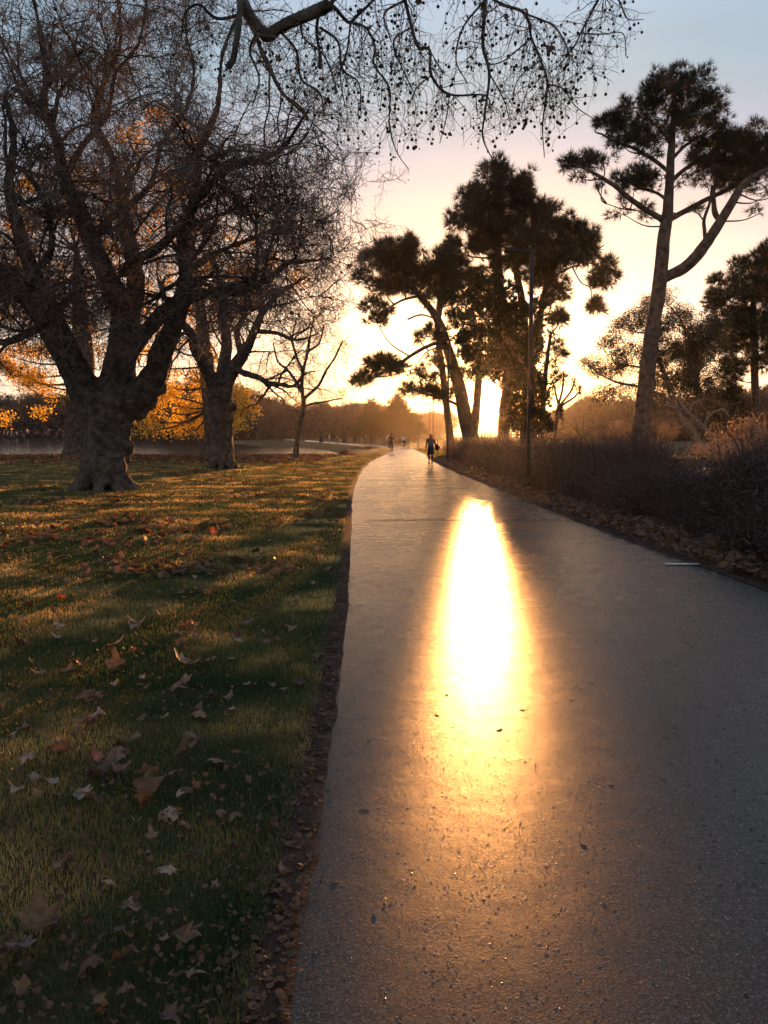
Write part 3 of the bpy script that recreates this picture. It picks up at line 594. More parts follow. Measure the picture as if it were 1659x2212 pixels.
def centre_pine():
    g = np.random.default_rng(22); D = 68; base = P(1085, 960, D); base[2] = 0
    root = empty('pine_tree', base, 'tallest dense dark pine standing right of the low sun, behind the near lamp post', 'tree', 'pines by the path')
    tm = Mesh(); cm = Mesh(); A = []
    def limb(pts, radii, dd=None):
        l, r = px_limb(pts, D, radii, len(pts) * 4, dd); tm.tube(l, r, 12, rough=.03, gr=g); A.append(l)
    limb([(1090, 985), (1088, 940), (1092, 880), (1100, 800), (1095, 700), (1080, 620), (1075, 540), (1078, 460), (1075, 400), (1072, 370)], [17, 13, 13, 12, 11, 9, 8, 6, 4, 2])
    limb([(1132, 985), (1135, 900), (1140, 800), (1133, 700), (1126, 640), (1115, 580), (1120, 520), (1140, 460)], [13, 10, 10, 9, 8, 7, 5, 3], [2, 2, 2, 2, 2, 2, 2, 2])
    limb([(1140, 760), (1165, 690), (1180, 620), (1210, 560), (1260, 530), (1300, 560)], [8, 7, 6, 5, 4, 2], [1] * 6)
    limb([(1235, 575), (1255, 610), (1275, 622), (1279, 650)], [1.6, 1.4, 1.2, 1], [1] * 4); limb([(1185, 605), (1210, 590), (1236, 576)], [2.5, 2, 1.6], [1] * 3)
    limb([(1172, 940), (1174, 860), (1180, 790), (1190, 720)], [7, 6, 5, 3], [1] * 4)
    cl = [(1070, 392, 40, 38), (1020, 432, 34, 32), (1122, 405, 34, 32), (1048, 462, 52, 36), (1130, 455, 48, 36), (998, 478, 30, 22), (1180, 476, 36, 34), (1090, 505, 64, 36), (1232, 505, 38, 36), (1280, 528, 26, 32), (1305, 588, 27, 34), (1150, 535, 56, 36), (1036, 528, 42, 26, 0, .75),
          (1212, 552, 36, 26), (984, 560, 34, 20), (1012, 596, 36, 22), (1090, 575, 46, 26, 0, .8), (1172, 592, 46, 30), (1255, 558, 22, 14), (1218, 628, 20, 15, 0, .8), (1282, 662, 20, 13, 1), (1204, 684, 20, 24, 1, .9), (1198, 728, 20, 18, 1, .9), (1200, 775, 20, 18, 1, .8), (1212, 812, 14, 12, 1, .6), (975, 530, 18, 12), (1190, 650, 26, 18)]
    clumps(cm, cl, D, TUFTS_BIG, g, dens=24, sub=.34, per=9, depth=1.6, wood=tm, anchor=np.vstack(A), wr=.035)
    finish(root, base, tm, cm, M['pinebark'], M['needle'])
centre_pine()
def dark_conifer():
    g = np.random.default_rng(23); D = 64; base = P(1125, 985, D); base[2] = 0
    root = empty('conifer_tree', base, 'broad dense dark conifer mass hanging over the low sun, under the tallest pine', 'tree')
    tm = Mesh(); cm = Mesh(); A = []
    for pts, rr in (([(1150, 990), (1148, 900), (1130, 800), (1090, 720), (1060, 660), (1055, 620)], [12, 10, 9, 8, 5, 2]), ([(1148, 860), (1150, 780), (1155, 700)], [7, 5, 3])):
        l, r = px_limb(pts, D, rr, 20); tm.tube(l, r, 10, rough=.03, gr=g); A.append(l)
    cl = [(1058, 625, 44, 34), (1040, 680, 50, 42), (1100, 680, 52, 52), (1052, 735, 62, 36), (1112, 760, 52, 52), (1015, 770, 26, 22), (1060, 780, 46, 26), (1132, 830, 46, 52), (1132, 905, 46, 44), (1156, 690, 20, 50), (1150, 760, 24, 52), (1160, 850, 24, 50), (1163, 920, 26, 36), (1100, 850, 16, 40), (1105, 920, 16, 40), (1040, 805, 30, 16), (1078, 812, 16, 20), (1000, 735, 16, 30), (1045, 640, 60, 20, 0, .5)]
    clumps(cm, cl, D, CYP, g, dens=21, sub=.38, per=18, depth=1.2, up=.9, wood=tm, anchor=np.vstack(A), wr=.03)
    finish(root, base, tm, cm, M['pinebark'], M['needle2'])
dark_conifer()
def left_pine():
    g = np.random.default_rng(24); D = 66; base = P(1016, 985, D); base[2] = 0
    root = empty('pine_tree', base, 'pine leaning left over the path with wide flat crown, just left of the low sun', 'tree', 'pines by the path')
    tm = Mesh(); cm = Mesh(); A = []
    def limb(pts, radii, dd=None):
        l, r = px_limb(pts, D, radii, len(pts) * 4, dd); tm.tube(l, r, 10, rough=.03, gr=g); A.append(l)
    limb([(1024, 995), (1016, 945), (1004, 900), (995, 850), (982, 800), (966, 750), (946, 692), (920, 655), (890, 622), (860, 595), (830, 570)], [22, 18, 15, 14, 12, 11, 9, 7, 6, 4, 3])
    limb([(1010, 975), (1022, 930), (1029, 880), (1033, 830), (1036, 790), (1030, 740)], [15, 11, 9, 8, 7, 5], [1] * 6)
    limb([(946, 686), (951, 655), (944, 632), (928, 616), (905, 590), (880, 560)], [7, 6, 5.5, 5, 3, 2], [0, .3, .5, .5, .5, .5])
    limb([(972, 745), (945, 741), (915, 752), (882, 772), (860, 788), (825, 806), (795, 822)], [4.5, 4.2, 4, 3.6, 3, 2.4, 1.5], [0, -1, -1.5, -2, -2.5, -3, -3])
    limb([(968, 757), (942, 752), (920, 762), (905, 780), (897, 790)], [2, 1.6, 1.3, 1, .8], [0] * 5)
    limb([(902, 640), (870, 648), (840, 665), (818, 680)], [3, 2.5, 2, 1.5], [0] * 4); limb([(880, 690), (910, 680), (945, 690)], [2, 2, 2], [0] * 3)
    limb([(998, 880), (975, 868), (945, 858), (915, 850)], [4, 3, 2.5, 2], [1] * 4)
    cl = [(820, 538, 34, 20), (862, 530, 36, 22), (892, 545, 24, 22), (900, 578, 30, 24), (852, 572, 50, 24), (802, 560, 30, 16), (930, 600, 24, 22), (958, 562, 22, 22), (966, 590, 24, 18), (832, 618, 40, 18, 0, .8), (870, 612, 36, 22, 0, .8), (918, 642, 26, 18, 0, .7), (815, 692, 18, 12), (800, 660, 16, 18, 0, .8), (836, 670, 24, 10, 0, .5), (790, 600, 20, 18, 0, .8),
          (990, 640, 26, 22), (985, 690, 18, 16, 0, .8), (955, 725, 20, 12, 0, .6), (905, 728, 16, 7, 0, .8), (975, 615, 30, 18),
          (812, 790, 24, 16, -2.5), (832, 776, 16, 10, -2.5), (795, 812, 20, 12, -3), (778, 828, 13, 8, -3), (850, 792, 20, 12, -2.5, .9), (870, 800, 15, 9, -2, .9), (905, 805, 9, 10, 0, .8), (912, 820, 9, 8, 0, .8),
          (893, 848, 26, 8, 1), (928, 846, 24, 8, 1), (880, 838, 14, 6, 1), (950, 852, 18, 7, 1), (975, 800, 12, 22, 0, .5), (945, 790, 10, 10, 0, .5), (972, 850, 10, 20, 0, .5), (1002, 810, 16, 12, 0, .4)]
    clumps(cm, cl, D, TUFTS_BIG, g, dens=24, sub=.32, per=9, depth=1.2, wood=tm, anchor=np.vstack(A), wr=.03)
    finish(root, base, tm, cm, M['pinebark'], M['needle'])
    D = 72; base = P(975, 978, D); base[2] = 0
    root = empty('slim_pine_tree', base, 'slim straight pine stem rising behind the second lamp post, left of the leaning pine', 'tree')
    tm = Mesh(); cm = Mesh(); l, r = px_limb([(976, 980), (972, 940), (965, 880), (957, 810), (946, 730), (944, 690), (950, 640), (958, 590)], D, [10, 8, 7.5, 7, 6, 5, 4, 2], 30); tm.tube(l, r, 10, rough=.03, gr=g)
    clumps(cm, [(962, 575, 28, 22), (938, 770, 12, 10, 0, .8), (940, 815, 10, 12, 0, .8), (955, 640, 22, 20, 0, .8), (948, 860, 14, 9, 0, .8), (930, 712, 14, 8, 0, .8)], D, TUFTS_BIG, g, dens=24, sub=.32, per=9, depth=.6, wood=tm, anchor=l, wr=.03)
    finish(root, base, tm, cm, M['pinebark'], M['needle'])
left_pine()
def eucalypt():
    g = np.random.default_rng(25); D = 70; base = P(1495, 965, D); base[2] = 0
    root = empty('eucalypt_tree', base, 'broad drooping eucalypt behind the tall open pine, sunset light through its leaves', 'tree')
    tm = Mesh(); cm = Mesh(); A = []
    def limb(pts, radii, dd=None):
        l, r = px_limb(pts, D, radii, len(pts) * 4, dd); tm.tube(l, r, 8, rough=.03, gr=g); A.append(l)
    limb([(1508, 978), (1500, 940), (1470, 905), (1455, 870), (1440, 820), (1420, 770), (1400, 720)], [12, 10, 9, 7, 6, 4, 3]); limb([(1495, 930), (1510, 880), (1505, 820), (1500, 760), (1470, 690)], [9, 8, 6, 5, 3], [1] * 5)
    limb([(1455, 870), (1420, 850), (1380, 835), (1330, 825), (1290, 805)], [4, 4, 3, 2.5, 1.5]); limb([(1440, 820), (1400, 800), (1360, 790), (1320, 800)], [3, 3, 2, 1.5])
    cl = [(1441, 645, 20, 20), (1405, 662, 24, 20), (1382, 690, 34, 24), (1345, 700, 24, 20), (1320, 735, 24, 16), (1470, 690, 44, 32), (1540, 715, 46, 28), (1500, 735, 50, 36), (1425, 715, 40, 30), (1272, 784, 22, 13), (1296, 796, 26, 16), (1336, 790, 30, 20), (1352, 760, 36, 22), (1310, 848, 34, 14, 0, .8), (1357, 848, 34, 16, 0, .7), (1440, 770, 56, 46, 0, .8), (1478, 800, 58, 46, 0, .9), (1514, 766, 56, 46), (1530, 846, 48, 34), (1458, 838, 56, 30, 0, .7), (1400, 820, 30, 24, 0, .6), (1400, 880, 36, 26, 0, .5), (1540, 900, 44, 34, 0, .8), (1390, 770, 30, 26, 0, .6), (1360, 905, 24, 26, 0, .4)]
    clumps(cm, cl, D, EUC, g, dens=13, sub=.7, per=16, depth=2, up=0, wood=tm, anchor=np.vstack(A), wr=.03)
    finish(root, base, tm, cm, M['deadwood'], M['eucalypt'])
eucalypt()
def edge_pine():
    g = np.random.default_rng(26); D = 76; base = P(1634, 975, D); base[2] = 0
    root = empty('pine_tree', base, 'dark straight pine cut by the right edge of the view', 'tree', 'pines by the path')
    tm = Mesh(); cm = Mesh(); l, r = px_limb([(1636, 980), (1634, 920), (1631, 840), (1629, 760), (1626, 690), (1630, 620), (1636, 560)], D, [11, 8, 8, 7.5, 7, 5, 3], 26); tm.tube(l, r, 10, rough=.03, gr=g)
    cl = [(1598, 580, 30, 22), (1642, 560, 28, 20), (1560, 606, 24, 20), (1580, 640, 44, 26), (1640, 625, 44, 34), (1545, 655, 26, 16), (1600, 690, 50, 28), (1655, 700, 40, 36), (1560, 700, 34, 24), (1590, 745, 44, 26), (1650, 770, 34, 26), (1580, 800, 34, 30, 0, .8), (1655, 540, 16, 12), (1690, 620, 50, 60), (1570, 870, 40, 36, 0, .8), (1600, 920, 34, 26, 0, .7), (1700, 730, 40, 40)]
    clumps(cm, cl, D, TUFTS_BIG, g, dens=20, sub=.38, per=10, depth=2, wood=tm, anchor=l, wr=.03)
    finish(root, base, tm, cm, M['pinebark'], M['needle2'])
edge_pine()
# cabbage tree: forked stems that end in sword leaf heads
def cabbage_tree():
    g = np.random.default_rng(27); D = 50; base = P(1200, 990, D); base[2] = 0
    root = empty('cabbage_tree', base, 'small cabbage tree with spiky sword leaf heads right of the near lamp post', 'tree')
    tm = Mesh(); cm = Mesh()
    heads = [(1217, 818), (1240, 828), (1252, 845), (1196, 830), (1212, 892)]
    for i, (x, y) in enumerate(heads):
        l = smooth_line([P(1200, 992, D), P(1200, 930, D), P(1204 + i, 885, D), P(x * .7 + 1210 * .3, y * .6 + 880 * .4, D + g.uniform(-.4, .4)), P(x, y, D)], 14)
        tm.tube(l, np.linspace(.11, .05, 14), 7, rough=.04, gr=g)
        c = P(x, y, D)
        for k in range(80):
            d = norm(g.normal(0, 1, 3) + np.array([0, 0, .1])); L = g.uniform(.5, .8); s_ = norm(np.cross(d, (0, 0, 1.))) * .022
            p1 = c + d * L * .55; p2 = c + d * L * .95 + (0, 0, -.16 * L)
            cm.add([c - s_ * .6, c + s_ * .6, p1 + s_, p1 - s_, p2], [[0, 1, 2, 3]], [[3, 2, 4]])
    finish(root, base, tm, cm, M['pinebark'], M['needle'])
cabbage_tree()
# ------------------------------------------------------------------ 4  golden leaved trees by the lake
def gold_tree(name_label, D, bx, seed, trunk, rad, cl, group):
    g = np.random.default_rng(seed); base = P(bx, 990, D); base[2] = float(ground_z(base[0], base[1]))
    root = empty('autumn_tree', base, name_label, 'tree', group)
    tm = Mesh(); cm = Mesh(); l, r = px_limb(trunk, D, rad, 26); tm.tube(l, r, 14, rough=.03, gr=g); root_flare(tm, base, rad[1] * D / F * .9, g, D)
    clumps(cm, cl, D, GOLD, g, dens=11.0, sub=.6, per=11, depth=2.0, up=-.2, wood=tm, anchor=l[8:], wr=.035)
    finish(root, base, tm, cm, M['bark'], M['gold'])
A_cl = [(40, 805, 34, 16), (80, 815, 34, 18), (110, 835, 24, 22), (60, 830, 26, 14), (125, 850, 14, 18), (92, 890, 10, 14), (5, 905, 10, 14), (20, 800, 24, 14), (-20, 780, 40, 20), (30, 760, 50, 24, 0, .6), (100, 760, 40, 24, 0, .6), (160, 700, 50, 30, 0, .5), (80, 680, 60, 30, 0, .45), (10, 660, 50, 40, 0, .45),
        (100, 590, 60, 40, 0, .4), (30, 560, 60, 40, 0, .4), (180, 600, 60, 40, 0, .4), (85, 480, 50, 34, 0, .5), (20, 470, 50, 40, 0, .4), (160, 480, 60, 40, 0, .35), (215, 780, 30, 40, 0, .6), (240, 560, 50, 50, 0, .35), (60, 400, 60, 30, 0, .35), (180, 380, 60, 40, 0, .35), (250, 440, 50, 40, 0, .35), (140, 440, 40, 30, 0, .4), (-40, 600, 60, 60, 0, .4)]
gold_tree('autumn tree with gold leaves, trunk just left behind the huge plane', 60, 172, 31, [(172, 997), (172, 960), (170, 900), (172, 850), (180, 780), (175, 700), (170, 620), (165, 540)], [44, 30, 28, 27, 24, 18, 12, 6], A_cl, 'autumn trees by the lake')
B_cl = [(380, 920, 18, 12), (410, 925, 24, 12), (440, 922, 20, 14), (404, 895, 24, 18), (430, 880, 28, 22), (370, 905, 12, 12), (330, 900, 14, 22), (318, 925, 10, 10), (345, 875, 16, 16), (350, 855, 22, 12), (380, 850, 24, 14), (470, 890, 26, 26), (520, 895, 22, 26), (530, 870, 18, 22), (512, 920, 16, 10), (505, 850, 24, 22), (440, 830, 30, 22, 0, .8), (400, 800, 30, 24, 0, .8), (355, 820, 22, 22, 0, .8), (460, 770, 28, 28, 0, .8), (300, 770, 20, 40, 0, .9),
        (380, 740, 30, 30, 0, .7), (440, 700, 40, 30, 0, .7), (500, 690, 40, 30, 0, .6), (400, 660, 40, 30, 0, .6), (330, 700, 36, 34, 0, .7), (470, 640, 40, 30, 0, .6), (540, 650, 34, 24, 0, .5), (350, 600, 50, 34, 0, .5), (430, 590, 50, 34, 0, .5), (520, 600, 40, 30, 0, .45), (300, 640, 40, 40, 0, .55), (420, 500, 50, 34, 0, .4), (350, 470, 50, 34, 0, .45), (360, 380, 40, 30, 0, .5), (425, 310, 28, 22, 0, .7), (345, 245, 30, 26, 0, .6), (400, 400, 40, 34, 0, .4), (300, 540, 40, 40, 0, .4), (490, 530, 50, 30, 0, .35), (580, 560, 40, 30, 0, .3), (640, 600, 40, 20, 0, .25), (280, 300, 40, 30, 0, .35), (385, 280, 30, 24, 0, .5)]
gold_tree('autumn tree with gold leaves, its trunk behind the second plane tree', 56, 452, 32, [(462, 998), (462, 960), (458, 900), (450, 820), (440, 740), (430, 640), (410, 520), (390, 400)], [26, 19, 18, 17, 14, 11, 8, 4], B_cl, 'autumn trees by the lake')
# ------------------------------------------------------------------ 5  overhanging branches of a near plane tree
def overhang():
    g = np.random.default_rng(41); base = np.array([-5.6, 3.2, 0.])
    root = empty('plane_tree', base, 'near plane tree, seed ball twigs hanging across the view top', 'tree', 'bare plane trees')
    tm = Mesh(); cm = Mesh(); hang = []; balls = []
    D = 8.5
    top = np.array([-4.9, 5.0, 7.2])
    tm.tube(smooth_line([base + (0, 0, -.1), base + (.05, .1, 1.2), base + (.1, .4, 3.2), base + (.3, 1., 5.4), top], 24), np.linspace(.42, .22, 24), 16, rough=.03, gr=g); root_flare(tm, base, .42, g, 3)
    entry = P(505, -90, D)
    tm.tube(smooth_line([top, top + (.9, 1.6, .9), (top + entry) / 2 + (0, .3, 1.1), entry], 14), np.linspace(.22, .09, 14), 10, rough=.03, gr=g)
    def limb(pts, radii, dd=None, sides=8):
        l, r = px_limb(pts, D, radii, len(pts) * 5, dd); tm.tube(l, r, sides, rough=.05, gr=g); hang.append((l, r)); return l
    limb([(505, -90), (518, -20), (535, 28), (560, 62), (580, 76), (600, 62), (640, 42), (680, 26), (712, 10)], [14, 12, 11, 12, 14, 12, 12, 13, 13])
    limb([(712, 10), (728, 22), (745, 42), (757, 48), (775, 30), (795, 12), (830, -25)], [6, 4, 3.5, 3.5, 3, 3, 2.5], [0, 0, .2, .2, .1, 0, 0])
    limb([(520, -20), (517, 40), (510, 95), (503, 128), (492, 146)], [6, 6, 6, 6, 7], [0, -.3, -.5, -.5, -.5])
    limb([(688, 25), (684, 70), (690, 110), (692, 148)], [3.5, 3.2, 3.2, 4], [0, .3, .3, .3])
    feeders = [([(712, 10), (770, -50), (860, -60), (875, 0), (889, 58), (903, 101), (928, 108), (932, 163), (971, 204), (1048, 206), (1060, 240)], [5, 5, 4.5, 4, 3.5, 3.5, 3, 3, 2.6, 2, 1.2]),
               ([(860, -60), (960, -90), (1046, -60), (1048, 0), (1043, 96), (1057, 158), (1048, 240), (1043, 298), (1067, 350)], [5, 4.5, 4, 4, 3.6, 3, 2.2, 1.6, 1]),
               ([(960, -90), (1020, -50), (1076, 5), (1134, 29), (1148, 82), (1168, 130), (1182, 182), (1172, 269), (1176, 340)], [4, 3.5, 3.2, 3, 2.8, 2.6, 2.2, 1.5, .9]),
               ([(1182, 182), (1216, 192), (1244, 230), (1283, 257)], [1.8, 1.5, 1.1, .7]), ([(1046, -60), (1200, -110), (1300, -30), (1292, 0), (1259, 62), (1240, 100), (1200, 150)], [4, 3.5, 2.6, 2.4, 2, 1.6, 1]),
               ([(1259, 72), (1300, 74), (1345, 72), (1352, 120)], [1.6, 1.4, 1.2, .8]), ([(1300, -30), (1336, 0), (1355, 40), (1390, 42)], [2.2, 1.8, 1.2, .7]),
               ([(757, 48), (790, 60), (810, 100), (808, 140), (841, 192), (841, 269), (856, 326), (884, 368)], [3, 2.6, 2.4, 2.2, 2, 1.6, 1.2, .8]), ([(971, 204), (965, 250), (950, 310)], [1.6, 1.3, .8]),
               ([(1057, 158), (1090, 220), (1105, 280)], [1.6, 1.3, .8]), ([(1148, 82), (1090, 130), (1060, 140)], [1.6, 1.3, .9]), ([(1168, 130), (1120, 170), (1105, 230)], [1.4, 1.2, .8]), ([(1134, 29), (1200, 60), (1230, 130), (1195, 170)], [2, 1.6, 1.2, .8]),
               ([(600, 62), (640, 110), (650, 170), (690, 200), (700, 250)], [3.4, 3, 2.4, 2, 1.2]), ([(560, 62), (540, 110), (560, 170), (545, 230)], [3, 2.6, 2, 1.2]), ([(692, 60), (730, 90), (740, 150), (775, 180), (780, 250)], [3, 2.6, 2.2, 1.8, 1]), ([(650, 30), (655, 80), (700, 120), (730, 200)], [2.6, 2.2, 1.8, 1]),
               ([(535, 28), (470, 40), (430, 10), (400, 30), (390, 90)], [4, 3.5, 3, 2.4, 1.5]), ([(757, 48), (750, 110), (735, 160), (745, 230)], [2.2, 2, 1.6, 1]), ([(889, 58), (850, 90), (870, 150), (900, 210)], [2, 1.8, 1.4, 1]), ([(932, 163), (900, 190), (880, 240)], [1.6, 1.3, .8]), ([(1048, 0), (1000, 60), (985, 130), (1010, 180)], [2.4, 2, 1.6, 1]), ([(875, 0), (830, 30), (845, 90)], [2.4, 2, 1.2])]
    for pts, rr in feeders: limb(pts, rr, [g.uniform(-.5, .6) if i else 0 for i in range(len(pts))], 6)
    lim_x = [300, 500, 600, 700, 760, 850, 950, 1050, 1110, 1175, 1230, 1300, 1350, 1400]; lim_y = [150, 220, 260, 330, 350, 385, 330, 370, 300, 365, 300, 240, 140, 60]
    def low(p):
        px = VW / 2 + p[0] / p[1] * F; py = HOR - (p[2] - CAMH) / p[1] * F
        return py > np.interp(px, lim_x, lim_y) or px > 1410
    def ball_at(p):
        c = p + np.array([g.normal(0, .01), g.normal(0, .01), -g.uniform(.03, .11)])
        if low(c): return
        r = g.choice([g.uniform(.007, .011), g.uniform(.012, .0185)], p=[.4, .6]); cm.tube([p, (p + c) / 2 + g.normal(0, .004, 3), c], [.0014, .0012, .0012], 3); balls.append((c, r))
    for l, r in hang:
        ln = np.linalg.norm(np.diff(l, axis=0), axis=1).sum(); cnt = int(ln * 13)
        for _ in range(cnt):
            i = g.integers(1, len(l) - 1); p = l[i]
            if p[2] > P(829, -80, D)[2] + .1: continue
            d = norm(g.normal(0, .8, 3) + np.array([0, 0, -.6])); L = g.uniform(.25, .85); r0 = min(r[i] * .5, .0055) 
            tw = wander(p, d, L, 8, .28, g, droop=.12)
            if low(tw[-1]): continue
            cm.tube(tw, np.linspace(max(r0, .003), .0016, 9), 3)
            for _k in range(g.integers(2, 6)):
                j = g.integers(2, 9); t2 = wander(tw[j], norm(g.normal(0, .8, 3) + np.array([0, 0, -.3])), g.uniform(.08, .32), 4, .32, g, droop=.08)
                if low(t2[-1]): continue
                cm.tube(t2, np.linspace(.0022, .0012, 5), 3)
                if g.random() < .38: ball_at(t2[-1])
            if g.random() < .5: ball_at(tw[-1])
    tm.build('trunk', M['bark'], root, True, base); cm.build('twigs', M['twig'], root, False, base)
    proj = lambda c: (VW / 2 + c[0] / c[1] * F, HOR - (c[2] - CAMH) / c[1] * F)
    vis = [b_ for b_ in balls if 700 < proj(b_[0])[0] < VW and proj(b_[0])[1] > 10]; vis.sort(key=lambda b_: -proj(b_[0])[1] - proj(b_[0])[0] * .25)
    bm = Mesh(); bm.ball((0, 0, 0), 1, 10, 8); b0 = bm.build('seed_ball', M['ball'], root, True)
    for i, (c, r) in enumerate(vis[:100]):
        o = b0 if i == 0 else b0.copy()
        if i: C.collection.objects.link(o); o.parent = root
        o.location = tuple(float(a) for a in (c - base)); o.scale = (r, r, r * 1.05)
    ids = set(id(b_) for b_ in vis[:100]); rest = Mesh()
    for b_ in balls:
        if id(b_) not in ids: rest.ball(b_[0], b_[1], 8, 6)
    ro = rest.build('seed_balls_mass', M['ball'], root, True, base); ro['kind'] = 'stuff'
    for x, y, s_ in ((1193, 100, 1.3), (1277, 148, .9), (1168, 145, .6), (1048, 12, .9), (905, 5, .8), (1137, 22, .7), (1092, 35, .6), (725, 190, 1.0), (705, 215, 1.1), (1045, 215, .7), (1120, 237, .6), (860, 185, .5), (1062, 140, .5), (1025, 210, .6), (735, 60, .5), (610, 70, .8), (600, 130, .8), (585, 95, .7), (795, 60, .7), (820, 110, .7), (640, 140, .7), (815, 120, .7), (445, 60, .7), (1275, 30, .5)):
        lm = Mesh(); V, T = leaf_shape(np.random.default_rng(int(x * 7 + y)), .075 * s_, 1.2); c = P(x, y, D)
        lm.add(V @ align(g.normal(0, 1, (1, 3)), np.array([g.uniform(0, 6)]), [1.])[0].T + c, None, T); lm.build('hanging_leaf', M['leafB'], root, False, base)
def leaf_shape(g, R0, curl=1.0):
    """five lobed plane leaf, curled; z is up"""
    lob = [(0, 1.0), (58, .86), (-58, .86), (118, .55), (-118, .55)]
    ang = []; rad = []
    key = []
    for a, r in lob: key += [(a, r), (a + 12, r * .80), (a - 12, r * .83)]
    key += [(29, .60), (-29, .60), (88, .55), (-88, .55), (150, .45), (-150, .45), (180, .2)]
    key = sorted(key); n = len(key)
    a = np.radians([k[0] for k in key]) + g.normal(0, .03, n); r = np.array([k[1] for k in key]) * g.uniform(.88, 1.1, n)
    rings = []
    for f in (.35, .7, 1.0): rings.append(np.stack([np.sin(a) * r * f, np.cos(a) * r * f], -1))
    xy = np.vstack([[0, 0]] + rings) * R0
    k1, k2, ph = g.uniform(-.9, .9) * curl, g.uniform(-.9, .9) * curl, g.uniform(0, 3.14)
    u = xy[:, 0] * math.cos(ph) + xy[:, 1] * math.sin(ph); w = -xy[:, 0] * math.sin(ph) + xy[:, 1] * math.cos(ph)
    z = (k1 * u * u * 6 / max(R0, .01) * .12 + k2 * w * w * .7 / R0 + g.uniform(.1, .5) * curl * np.hypot(u, w) ** 2 / R0) + g.normal(0, .03 * R0, len(u)) * (np.hypot(u, w) > R0 * .3)
    V = np.stack([xy[:, 0], xy[:, 1], z], -1); T = []
    for i in range(n):
        j = (i + 1) % n; T.append([0, 1 + j, 1 + i])
        for k in range(2):
            p, q = 1 + k * n, 1 + (k + 1) * n; T += [[p + i, p + j, q + i], [p + j, q + j, q + i]]
    V = np.vstack([V, [[-.006 * R0 / .1, 0, 0], [.006 * R0 / .1, 0, 0], [g.uniform(-.3, .3) * R0, -R0 * .95, .12 * R0]]]); m = len(V); T.append([m - 3, m - 2, m - 1])
    return V, np.array(T)
overhang()
# ------------------------------------------------------------------ 6  grass, litter, debris
def blades(m, x, y, h, w, g, lean=.35):
    n = len(x); z = ground_z(x, y); a = g.uniform(0, 6.28, n); dx, dy = np.cos(a), np.sin(a); la = g.uniform(0, 6.28, n); le = g.uniform(.1, 1, n) * lean * h * 1.6
    b0 = np.stack([x - dx * w / 2, y - dy * w / 2, z - .005], -1); b1 = np.stack([x + dx * w / 2, y + dy * w / 2, z - .005], -1)
    m0 = np.stack([x - dx * w * .4 + np.cos(la) * le * .35, y - dy * w * .4 + np.sin(la) * le * .35, z + h * .6], -1); m1 = np.stack([x + dx * w * .4 + np.cos(la) * le * .35, y + dy * w * .4 + np.sin(la) * le * .35, z + h * .6], -1)
    tp = np.stack([x + np.cos(la) * le, y + np.sin(la) * le, z + h], -1)
    v = np.stack([b0, b1, m1, m0, tp], 1); o = np.arange(n)[:, None] * 5
    m.add(v, o + np.array([[0, 1, 2, 3]]), o + np.array([[3, 2, 4]]))
def scatter_lawn(n, d0, d1, g, xr=-.2, wide=.56):
    D = d0 * (d1 / d0) ** g.random(n); x = -wide * D * g.random(n) - 0; 
    e = edge_x(LE, D) + xr; return x, D, x < e
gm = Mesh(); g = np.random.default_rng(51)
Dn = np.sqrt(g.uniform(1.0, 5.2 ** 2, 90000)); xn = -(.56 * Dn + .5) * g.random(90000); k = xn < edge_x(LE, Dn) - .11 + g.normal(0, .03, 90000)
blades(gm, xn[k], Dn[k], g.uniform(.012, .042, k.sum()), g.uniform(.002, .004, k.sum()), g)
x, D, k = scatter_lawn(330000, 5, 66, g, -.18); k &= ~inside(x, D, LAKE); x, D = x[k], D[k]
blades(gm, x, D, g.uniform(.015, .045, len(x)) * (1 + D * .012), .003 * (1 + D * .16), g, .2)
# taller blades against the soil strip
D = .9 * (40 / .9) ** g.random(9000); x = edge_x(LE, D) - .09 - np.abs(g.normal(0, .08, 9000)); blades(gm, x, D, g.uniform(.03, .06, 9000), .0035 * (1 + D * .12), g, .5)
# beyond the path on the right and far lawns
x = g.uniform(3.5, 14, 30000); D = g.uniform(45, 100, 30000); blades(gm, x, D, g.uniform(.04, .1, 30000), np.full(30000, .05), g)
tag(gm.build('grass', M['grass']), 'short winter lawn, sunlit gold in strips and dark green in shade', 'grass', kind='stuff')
def flat_leaves(m, x, y, s_, g, tilt=.45, z0=.03, zr=.03):
    n = len(x); z = ground_z(x, y) + z0 + g.uniform(0, zr, n); d = norm(np.stack([g.normal(0, tilt, n), g.normal(0, tilt, n), np.ones(n)], -1))
    m.stamp(LEAFLET, align(d, g.uniform(0, 6.28, n), s_), np.stack([x, y, z], -1))
lm = Mesh(); g = np.random.default_rng(52)
x, D, k = scatter_lawn(3600, 9, 64, g, -.15); cl_ = np.sin(x * 1.1 + D * .5) + np.sin(D * .9 - x * .4) + g.normal(0, .7, len(x)); k &= (cl_ > .1) & ~inside(x, D, LAKE)
flat_leaves(lm, x[k], D[k], g.uniform(.5, 1.3, k.sum()), g)
n = 9000; D = g.uniform(44, 65.5, n); x = g.uniform(-36, -4, n); k = (g.random(n) < np.interp(D, [44, 54, 60, 66], [.08, .5, 1, 1])) & ~inside(x, D, LAKE); flat_leaves(lm, x[k], D[k], g.uniform(1.0, 2.2, k.sum()), g, .8, .03, .06)
n = 2600; D = 5 * (45 / 5) ** g.random(n); x = edge_x(RE, D) + .05 + np.abs(g.normal(0, .7, n)); flat_leaves(lm, x, D, g.uniform(.35, 1.15, n), g, .5, .075, .05)
n = 1700; D = .9 * (12 / .9) ** g.random(n); x = edge_x(LE, D) + np.minimum(g.normal(-.06, .07, n), .03 + .3 * (g.random(n) < .1) * g.random(n)); flat_leaves(lm, x, D, g.uniform(.04, .28, n), g, .18, .02, .006)
